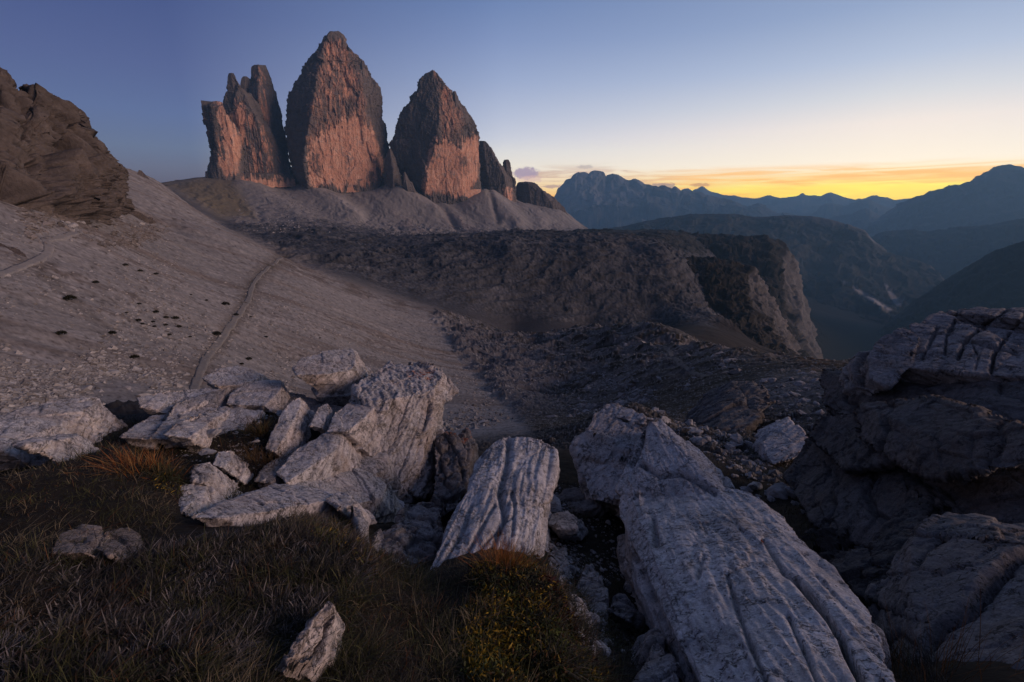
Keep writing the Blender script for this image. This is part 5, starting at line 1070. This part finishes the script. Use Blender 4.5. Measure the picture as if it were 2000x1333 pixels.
def stones(count, poly, rlo, rhi, s0, s1, label, group, fine_, sink=.25, dz=0.0):
    pool = protos_f if fine_ else protos_c; k_ = 0; a0, a1 = R(-58), R(58); tries = 0
    while k_ < count and tries < 200000:
        m_ = 4000; a = rnd.uniform(a0, a1, m_); r_ = np.exp(rnd.uniform(math.log(rlo), math.log(rhi), m_)); x, y = r_*np.sin(a), r_*np.cos(a); z = zground(x, y)
        px, py = project(np.stack([x, y, z], -1)); ok = np.nonzero(inpoly(px, py, poly, .5) > .5)[0]; tries += m_
        for j in ok:
            if k_ >= count: break
            src = pool[rnd.randint(len(pool))]
            o = src if src.name not in used else src.copy()
            if src.name in used: COL.objects.link(o)
            used.add(src.name)
            s_ = s0*(s1/s0)**(rnd.uniform()**1.8); o.scale = (s_*rnd.uniform(.8, 1.2), s_*rnd.uniform(.8, 1.2), s_*rnd.uniform(.7, 1.2))
            o.rotation_euler = (rnd.uniform(-.5, .5), rnd.uniform(-.5, .5), rnd.uniform(0, 6.28)); o.location = (x[j], y[j], z[j] + s_*(.5 - sink)*.6 + dz)
            o.name = 'stone'; tag(o, label, 'stone', group); k_ += 1
stones(34, [(300,800),(420,745),(560,700),(690,700),(800,790),(760,960),(640,1000),(500,1000),(400,930),(300,850)], 3.3, 8.5, .035, .13, 'small chip of pale rock lying in a crack of the left outcrop', 'chips in the cracks of the left outcrop', True, dz=.10)
stones(42, [(1060,960),(1200,960),(1215,1080),(1260,1230),(1300,1340),(1160,1340),(1120,1180),(1060,1060)], 1.6, 5.5, .02, .08, 'small broken stone on the floor of the dark gully', 'stones on the floor of the gully', True)
stones(70, [(1270,800),(1360,830),(1460,850),(1500,960),(1640,960),(1580,1050),(1440,960),(1400,890),(1300,830)], 5, 17, .05, .28, 'broken stone strewn in the dark turf hollow behind the great slab', 'stones in the dark turf hollow', True)
stones(80, [(1480,745),(1560,725),(1690,740),(1700,850),(1600,845),(1500,800)], 9, 45, .10, .42, 'angular stone on the gravel shelf left of the huge boulder', 'stones on the gravel shelf', True)
stones(40, [(0,740),(200,690),(380,740),(300,775),(150,790),(0,800)], 28, 75, .14, .62, 'loose block half sunk in the scree behind the left slabs', 'blocks in the scree behind the left slabs', False)
stones(26, [(60,430),(130,425),(220,400),(330,450),(260,480),(120,470)], 130, 420, .5, 1.7, 'fallen block on the scree at the foot of the crags', 'blocks at the foot of the crags', False)
stones(30, [(880,650),(1250,650),(1420,700),(1440,740),(1300,790),(1100,800),(940,760)], 50, 300, .5, 1.6, 'pale block scattered over the dark knolls', 'blocks on the dark knolls', False)
for o in protos_f + protos_c:
    if o.name.startswith('stone') and not o.get('label'): bpy.data.objects.remove(o)

# gravel: the uncountable small stuff between the single stones
def gravel(label, specs, seed):
    rg = np.random.RandomState(seed); V_, T_, C_ = [], [], []; o_ = 0
    base = np.array([[1,0,0],[-1,0,0],[0,1,0],[0,-1,0],[0,0,1],[0,0,-1.]]); tri = np.array([[0,2,4],[2,1,4],[1,3,4],[3,0,4],[2,0,5],[1,2,5],[3,1,5],[0,3,5]])
    for count, poly, rlo, rhi, s0, s1, c0, c1 in specs:
        got = 0
        while got < count:
            m_ = 40000; a = rg.uniform(R(-58), R(58), m_); r_ = np.exp(rg.uniform(math.log(rlo), math.log(rhi), m_)); x, y = r_*np.sin(a), r_*np.cos(a); z = zground(x, y); p_ = np.stack([x, y, z], -1)
            px, py = project(p_); w_ = inpoly(px, py, poly, 12)*sstep(-.25, .35, fbm(p_/(r_[:, None]*.12), 3, seed)); p_ = p_[rg.uniform(size=m_) < w_][:count-got]; k_ = len(p_); got += k_
            if not k_: break
            s_ = s0*(s1/s0)**(rg.uniform(size=k_)**2.6); v = base[None]*rg.uniform(.55, 1.2, (k_, 6, 3)) + rg.normal(size=(k_, 6, 3))*.18; v[..., 2] *= .6
            V_.append((v*s_[:, None, None] + p_[:, None]).reshape(-1, 3)); T_.append((tri[None] + (np.arange(k_)*6)[:, None, None] + o_).reshape(-1, 3)); o_ += k_*6
            t_ = rg.uniform(size=(k_, 1)); C_.append(np.repeat((np.array(c0)*(1-t_) + np.array(c1)*t_), 6, 0))
    tag(mesh_np('gravel', np.concatenate(V_), None, np.concatenate(T_), M_stone, None, np.concatenate(C_), smooth=False), label, 'gravel', kind='stuff')
gravel('loose scree stones and gravel', [
    (16000, [(-60,440),(150,430),(310,450),(550,505),(850,620),(900,700),(1000,820),(700,860),(300,800),(-60,800)], 32, 420, .10, .55, (.15, .14, .13), (.40, .385, .375)),
    (5000, [(-60,720),(150,690),(360,740),(300,790),(-60,810)], 26, 80, .06, .35, (.16, .15, .145), (.42, .41, .40)),
    (4000, [(440,400),(560,385),(700,430),(900,450),(1100,455),(900,470),(620,470),(470,450)], 850, 1500, 1.0, 4.2, (.12, .118, .12), (.33, .325, .33)),
    (3500, [(850,620),(1150,645),(1420,700),(1460,745),(1300,800),(1080,830),(960,760)], 45, 330, .18, .9, (.12, .118, .118), (.36, .355, .355)),
    (2500, [(40,415),(150,425),(240,400),(330,450),(260,480),(60,470)], 120, 420, .25, 1.2, (.10, .09, .082), (.26, .235, .22))], 77)
gravel('chips and gravel among the near rocks', [
    (2600, [(1060,950),(1200,950),(1215,1080),(1260,1230),(1320,1345),(1150,1345),(1110,1160),(1060,1060)], 1.6, 6.5, .006, .035, (.12, .118, .118), (.42, .41, .41)),
    (3500, [(1270,800),(1480,745),(1700,735),(1700,850),(1640,960),(1500,960),(1400,890)], 5, 45, .02, .12, (.10, .098, .10), (.36, .355, .36)),
    (1800, [(300,790),(560,700),(700,720),(800,900),(740,1000),(560,1000),(430,1000),(350,900)], 3.2, 8.5, .008, .04, (.14, .135, .135), (.44, .43, .425))], 79)

# ------------------------------------------------------------------ cushion plants on the scree
M_leaf, n = new_mat('leaf_mat')
at = n.node('ShaderNodeAttribute', attribute_name='tint')
bl = n.node('ShaderNodeBsdfPrincipled'); n.l.new(at.outputs['Color'], bl.inputs['Base Color']); bl.inputs['Roughness'].default_value = .62; bl.inputs['Specular IOR Level'].default_value = .3
tl = n.node('ShaderNodeBsdfTranslucent'); n.l.new(at.outputs['Color'], tl.inputs[0]); mx = n.node('ShaderNodeMixShader'); mx.inputs[0].default_value = .22
n.l.new(bl.outputs[0], mx.inputs[1]); n.l.new(tl.outputs[0], mx.inputs[2]); om = n.node('ShaderNodeOutputMaterial'); n.l.new(mx.outputs[0], om.inputs[0])
def leaves(roots, dirs, length, width, colr, curl=.5, seg=3, flat=None):
    """ribbons: root, initial direction, length, width, colour -> verts, quads, colours"""
    N = len(roots); t_ = np.linspace(0, 1, seg+1); up = np.array([0, 0, 1.0]); dirs = dirs/np.linalg.norm(dirs, axis=1)[:, None]
    sd_ = np.cross(dirs, up + .01); sd_ /= np.linalg.norm(sd_, axis=1)[:, None] + 1e-9
    if flat is not None:
        a = flat[:, None]; sd_ = sd_*np.cos(a) + np.cross(dirs, sd_)*np.sin(a)
    ho = dirs*np.array([1, 1, 0]); P_ = np.empty((N, seg+1, 2, 3))
    for k_, t in enumerate(t_):
        c_ = roots + (dirs*t + (ho*.9 - up*.55)*np.asarray(curl).reshape(-1, 1)*t*t)*length[:, None]
        w_ = (width*(1 - t**1.6)*(.55 + .45*min(1, t*4)) + 1e-5)[:, None]*.5
        P_[:, k_, 0] = c_ - sd_*w_; P_[:, k_, 1] = c_ + sd_*w_
    b = (np.arange(N)*(seg+1)*2)[:, None]; q_ = np.concatenate([b + np.array([[2*k_, 2*k_+1, 2*k_+3, 2*k_+2]]) for k_ in range(seg)], 0)
    cc = np.repeat(colr[:, None], (seg+1)*2, 1)*np.repeat(np.linspace(.75, 1.15, seg+1), 2)[None, :, None]
    return P_.reshape(-1, 3), q_, cc.reshape(-1, 3)
def dome_leaves(count, rad, hgt, ln, wd, c0, c1, seed):
    r_ = np.random.RandomState(seed); a = r_.uniform(0, 6.28, count); q_ = np.sqrt(r_.uniform(0, 1, count))
    root = np.stack([np.cos(a)*q_*rad, np.sin(a)*q_*rad, np.sqrt(np.maximum(0, 1-q_**2))*hgt*r_.uniform(.3, 1, count)], -1)
    d_ = np.stack([np.cos(a)*q_, np.sin(a)*q_, .35 + .6*r_.uniform(size=count)], -1) + r_.normal(size=(count, 3))*.35
    t_ = r_.uniform(size=(count, 1)); col_ = (np.array(c0)*(1-t_) + np.array(c1)*t_)*r_.uniform(.6, 1.35, (count, 1))
    return leaves(root, d_, ln*r_.uniform(.6, 1.3, count), np.full(count, wd), col_, .3, 2, r_.uniform(0, 3, count))
v, q_, c_ = dome_leaves(420, .5, .32, .16, .07, (.016, .018, .010), (.035, .034, .016), 3)
cush = mesh_np('cushion_plant', v, q_, None, M_leaf, None, c_, smooth=False)
spots = [(137,587),(245,520),(274,532),(305,537),(373,577),(403,588),(441,597),(272,596),(187,555),(247,612),(270,628),(278,634),(304,612),(324,622),(342,624),(299,630),(302,640),(324,637),(349,640),(331,657),(371,660),(220,653),(423,655),(625,662),(547,717),(472,713),(486,704),(461,617),(490,621),(263,701),(610,700),(120,655),(520,660)]
for k_, (x, y) in enumerate(spots):
    h_ = hit(x, y, rmin=12)
    o = cush if k_ == 0 else cush.copy()
    if k_: COL.objects.link(o)
    s_ = rnd.uniform(.3, .95)*(1.7 if k_ in (0, 6, 22) else 1.0)*(.5 + np.hypot(h_[0], h_[1])/190); o.location = h_; o.scale = (s_*1.15, s_, s_*1.5); o.rotation_euler = (0, 0, rnd.uniform(0, 6))
    tag(o, 'dark cushion plant dotted on the pale scree slope', 'plant', 'cushion plants on the scree slope')

# ------------------------------------------------------------------ grass of the knob
def scatter(count, polys, rlo, rhi, dens=None):
    out = []; tot = 0
    while tot < count:
        m_ = 60000; a = rnd.uniform(R(-59), R(59), m_); r_ = np.exp(rnd.uniform(math.log(rlo), math.log(rhi), m_)); x, y = r_*np.sin(a), r_*np.cos(a); z = zground(x, y); p_ = np.stack([x, y, z], -1)
        px, py = project(p_); w_ = np.zeros(m_)
        for pl, d_ in polys: w_ = np.maximum(w_, inpoly(px + 14*perlin(p_*5, 3), py + 10*perlin(p_*5, 9), pl, 10)*d_)
        ok = rnd.uniform(size=m_) < w_; out.append(np.c_[p_, px, py][ok]); tot += ok.sum()
        if len(out) > 80: break
    return np.concatenate(out)[:count]
HUMP = [(-400,900),(0,905),(90,890),(180,862),(330,865),(372,930),(345,1000),(330,1050),(400,1062),(540,1015),(610,1003),(690,1014),(722,1085),(775,1092),(830,1104),(940,1096),(1040,1080),(1108,1150),(1158,1240),(1212,1345),(1200,1560),(-400,1560)]
STRIP = [(60,898),(140,850),(190,803),(240,782),(290,784),(270,850),(225,880),(120,905)]
def pickcol(P_, table, seed):
    """dry and green blades mixed by patches"""
    w_ = np.stack([np.clip(.5 + 1.5*fbm(P_[:, :3]/sc + 7.3*i, 3, seed+i), .02, None)**2*k_ for i, (c_, sc, k_) in enumerate(table)], 1); w_ /= w_.sum(1, keepdims=True)
    u_ = rnd.uniform(size=len(P_))[:, None]; j = (np.cumsum(w_, 1) < u_).sum(1).clip(max=len(table)-1)
    return np.array([c_ for c_, s, k_ in table])[j]*rnd.uniform(.55, 1.5, (len(P_), 1))
def blades(P_, hmin, hmax, wmm, table, seed, leanb=(.25, .1), curl=(.2, 1.0), long_frac=.08):
    N = len(P_); r_ = np.hypot(P_[:, 0], P_[:, 1]); a = rnd.uniform(0, 6.28, N)
    fl_ = fbm(P_[:, :3]*1.3, 3, seed+50)*3.0
    ln_ = rnd.uniform(.2, 1.1, N); d_ = np.stack([np.cos(a)*.8 + np.cos(fl_)*.3 + leanb[0]*.6, np.sin(a)*.8 + np.sin(fl_)*.3 + leanb[1]*.6, 0*a], -1)*ln_[:, None]; d_[:, 2] = 1 - .35*ln_
    clump = .55 + .9*sstep(-.25, .35, fbm(P_[:, :3]*6, 3, seed+60))
    L_ = clump*hmin*(hmax/hmin)**rnd.uniform(size=N)*(1 + (rnd.uniform(size=N) < long_frac)*rnd.uniform(.3, 1.0, N))
    w_ = np.maximum(wmm*.001*rnd.uniform(.7, 1.4, N), r_*.0009)
    return leaves(P_[:, :3] - [0, 0, .01], d_, L_, w_, pickcol(P_, table, seed), rnd.uniform(curl[0], curl[1], N), 3, rnd.uniform(-.8, .8, N))
DRY, HEA, OLI, RUS, SIL = (.180, .150, .098), (.044, .042, .035), (.062, .066, .024), (.115, .052, .022), (.190, .175, .172)
parts_ = []
P_ = scatter(76000, [(HUMP, 1.0), (STRIP, .9)], 1.0, 8.5)
parts_.append(blades(P_, .035, .10, 2.6, [(HEA, .5, 1.3), (DRY, .5, .8), (OLI, .45, 1.7), (RUS, .35, .28)], 21))
P_ = scatter(26000, [([(60,1090),(380,1060),(600,1010),(700,1040),(720,1120),(640,1180),(560,1260),(500,1345),(-200,1345),(-200,1180)], 1.0)], 1.0, 3.2)
parts_.append(blades(P_, .035, .075, 5.5, [(SIL, .35, 1.0), (HEA, .3, 1.6), ((.060, .052, .050), .3, 1.2)], 41, (.3, .25), (.1, .6), .02))
P_ = scatter(9000, [([(300,790),(420,745),(560,690),(700,700),(800,800),(700,900),(600,900),(480,960),(420,1010),(370,950),(330,880)], .9), ([(500,830),(560,880),(500,960),(440,960)], 1.0)], 3.2, 8.5)
parts_.append(blades(P_, .04, .13, 3, [(HEA, .5, 1.0), (OLI, .45, 1.0), (RUS, .4, .6), (DRY, .4, .5)], 61))
P_ = scatter(16000, [([(1190,960),(1260,900),(1420,940),(1600,1030),(1700,1180),(1850,1340),(1760,1340),(1580,1060),(1400,900),(1250,860)], .8), ([(1440,840),(1700,850),(1680,960),(1600,1010),(1480,980),(1400,900)], 1.0), ([(1100,940),(1180,1000),(1240,1240),(1290,1345),(1160,1345),(1100,1050)], .5), ([(1740,1180),(1800,1240),(1860,1345),(1760,1345)], 1.0)], 1.4, 14)
parts_.append(blades(P_, .04, .12, 3, [(HEA, .6, 1.6), (OLI, .5, .7), ((.06, .045, .028), .4, .5)], 81))
def merge(parts__):
    o_ = 0; V_, Q_, C_ = [], [], []
    for a, b, c_ in parts__: V_.append(a); Q_.append(b + o_); C_.append(c_); o_ += len(a)
    return np.concatenate(V_), np.concatenate(Q_), np.concatenate(C_)
v, q_, c_ = merge(parts_)
tag(mesh_np('grass', v, q_, None, M_leaf, None, c_), 'dry autumn grass and heather over the knob', 'grass', kind='stuff')
# low leafy cover on the moss edge
P_ = scatter(30000, [([(930,1110),(1045,1095),(1095,1165),(1140,1250),(1190,1345),(1170,1420),(930,1420),(900,1250)], 1.0), ([(600,1005),(690,1015),(712,1060),(716,1110),(650,1075),(600,1040)], .8), ([(290,900),(365,920),(372,970),(320,960)], .5)], 1.05, 4.2)
e_ = sstep(14, 0, np.abs(P_[:, 3] - np.interp(P_[:, 4], [1095, 1165, 1250, 1345], [1050, 1092, 1138, 1186])))
N = len(P_); cl_ = pickcol(P_, [((.085, .100, .022), .25, 1.0), ((.300, .200, .022), .2, 1.1), ((.030, .036, .014), .2, 1.2), ((.100, .050, .020), .15, .5)], 201)
cl_ = np.where((rnd.uniform(size=N) < e_*.7)[:, None], np.array([.055, .012, .010])*rnd.uniform(.6, 1.4, (N, 1)), cl_)
d_ = rnd.normal(size=(N, 3))*.7 + [0, 0, .7]
v, q_, c_ = leaves(P_[:, :3] + np.stack([0*e_, 0*e_, rnd.uniform(-.01, .03, N)], -1), d_, rnd.uniform(.010, .030, N), rnd.uniform(.006, .013, N), cl_, .4, 2, rnd.uniform(0, 3, N))
tag(mesh_np('moss', v, q_, None, M_leaf, None, c_), 'green and yellow mossy ground cover', 'moss', kind='stuff')
# single tufts that stand out
def tuft(name, label, cat, x, y, count, h0, h1, rad, table, seed, spread=.5, group=None, rmin=.6, w=2.2):
    h_ = hit(x, y, rmin=rmin); rt = np.random.RandomState(seed); q_ = rt.normal(size=(count, 2))*rad; xx, yy = h_[0] + q_[:, 0], h_[1] + q_[:, 1]
    P_ = np.stack([q_[:, 0], q_[:, 1], zground(xx, yy) - h_[2] - .015], -1); d_ = np.stack([q_[:, 0]/rad*spread*.5 + rt.normal(size=count)*spread*.4, q_[:, 1]/rad*spread*.5 + rt.normal(size=count)*spread*.4, np.ones(count)], -1)
    c_ = np.array(table)[rt.randint(len(table), size=count)]*rt.uniform(.6, 1.4, (count, 1)); dist = math.hypot(h_[0], h_[1])
    v, q2, c2 = leaves(P_, d_, h0*(h1/h0)**rt.uniform(size=count), np.maximum(w*.001, dist*.001)*rt.uniform(.7, 1.3, count), c_, rt.uniform(.1, .7, count), 4, rt.uniform(-.8, .8, count))
    o = mesh_np(name, v, q2, None, M_leaf, None, c2); o.location = h_ + np.array([0, 0, .11 if dist > 3.9 and 380 < x < 700 else 0.0]); tag(o, label, cat, group)
OR_ = [(.40, .150, .035), (.28, .095, .024), (.36, .21, .075), (.18, .07, .02)]; BR_ = [(.085, .045, .02), (.055, .04, .018), (.11, .07, .03)]; GR_ = [(.045, .05, .016), (.06, .05, .02), (.03, .034, .013)]
g_ = 'grass tufts on the outcrop'
tuft('grass_tuft', 'bright orange grass tuft at the lower end of the pale cleft slab', 'grass tuft', 985, 1106, 620, .10, .29, .060, OR_, 1, .5, g_)
tuft('grass_tuft', 'rusty grass tuft on top of the left grass hump', 'grass tuft', 275, 912, 420, .10, .26, .12, OR_[1:], 2, .9, g_)
tuft('grass_tuft', 'green tuft beside the rusty tuft on the left grass hump', 'grass tuft', 325, 935, 420, .06, .17, .075, GR_, 3, .8, g_)
tuft('grass_tuft', 'orange brown tuft below the highest block of the outcrop', 'grass tuft', 640, 785, 460, .15, .42, .16, BR_ + OR_[1:2], 4, .7, g_)
tuft('grass_tuft', 'round brown tuft beside the top of the overhanging block', 'grass tuft', 672, 815, 380, .12, .30, .12, BR_, 5, .9, g_)
tuft('grass_tuft', 'olive tuft at the back edge of the outcrop by the path', 'grass tuft', 430, 762, 460, .15, .40, .26, BR_ + GR_, 6, .8, g_)
tuft('grass_tuft', 'brown tuft between the low far slab and the highest block', 'grass tuft', 548, 758, 360, .15, .38, .18, BR_, 7, .8, g_)
tuft('grass_tuft', 'shaggy olive tuft in the gap right of the rough rounded slab', 'grass tuft', 512, 862, 420, .10, .26, .08, GR_ + BR_, 8, .9, g_)
tuft('grass_tuft', 'dull brown tuft low in the gap above the stacked blocks', 'grass tuft', 505, 915, 420, .08, .2, .12, BR_, 9, 1.0, g_)
tuft('grass_tuft', 'dark green tuft between the stacked blocks and the heather hump', 'grass tuft', 440, 1000, 380, .06, .16, .10, GR_, 10, .9, g_)
tuft('grass_tuft', 'dry grass stalks at the bottom right corner', 'grass tuft', 1820, 1318, 160, .14, .38, .14, [(.10, .06, .03), (.13, .06, .02)], 11, .45, g_, w=1.6)
tuft('grass_tuft', 'yellow tuft in the nook right of the pyramid stone', 'grass tuft', 1345, 1345, 260, .05, .14, .06, [(.12, .10, .04), (.07, .06, .025)], 12, .9, g_)
# a red leaf on the great slab
def on_rock(label, x, y):
    v, nn = RK[label]; px, py = project(v); d_ = np.hypot(px-x, py-y); k_ = np.nonzero((d_ < 4) & ((nn*-v).sum(1) > 0))[0]
    k_ = k_[np.argmin(np.linalg.norm(v[k_], axis=1))]; return v[k_], nn[k_]
p_, nl = on_rock('great pale slab running from the photo bottom up to the right of centre', 1490, 1057)
t1_ = np.cross(nl, [0, 0, 1.0]); t1_ /= np.linalg.norm(t1_); t2_ = np.cross(nl, t1_); a = np.linspace(0, 2*math.pi, 14, endpoint=False)
lv = [p_ + nl*(.006 + .006*math.cos(2*b)) + (t1_*.6 + t2_*.8)*math.cos(b)*.026 + (t2_*.6 - t1_*.8)*math.sin(b)*.012*(1 - .3*math.cos(b)) for b in a] + [p_ + nl*.004]
leaf = mesh_np('fallen_leaf', np.array(lv), None, np.array([[14, k_, (k_+1) % 14] for k_ in range(14)]), M_leaf, None, np.ones((15, 3), F32)*cst((.22, .035, .010)))
tag(leaf, 'small red fallen leaf lying on the great pale slab', 'leaf')
# ------------------------------------------------------------------ hazy air
lo = np.array([-HAZE_R, -HAZE_R, min(-600.0, float(ZN.min())) - 120.0]); hi = np.array([HAZE_R, HAZE_R, HAZE_H])
mh = bpy.data.materials.new('haze_mat'); mh.use_nodes = True; mh.node_tree.nodes.clear(); nh = NT(mh.node_tree)
pv = nh.node('ShaderNodeVolumePrincipled'); pv.inputs['Color'].default_value = (.32, .66, 1.0, 1); pv.inputs['Density'].default_value = HAZE_D; pv.inputs['Anisotropy'].default_value = .25
ho = nh.node('ShaderNodeOutputMaterial'); nh.l.new(pv.outputs[0], ho.inputs['Volume'])
bv = np.array([[x, y, z] for x in (lo[0], hi[0]) for y in (lo[1], hi[1]) for z in (lo[2], hi[2])])
haze = mesh_np('haze', bv, np.array([[0,1,3,2],[4,6,7,5],[0,4,5,1],[2,3,7,6],[0,2,6,4],[1,5,7,3]]), None, mh, smooth=False)
tag(haze, kind='stuff')
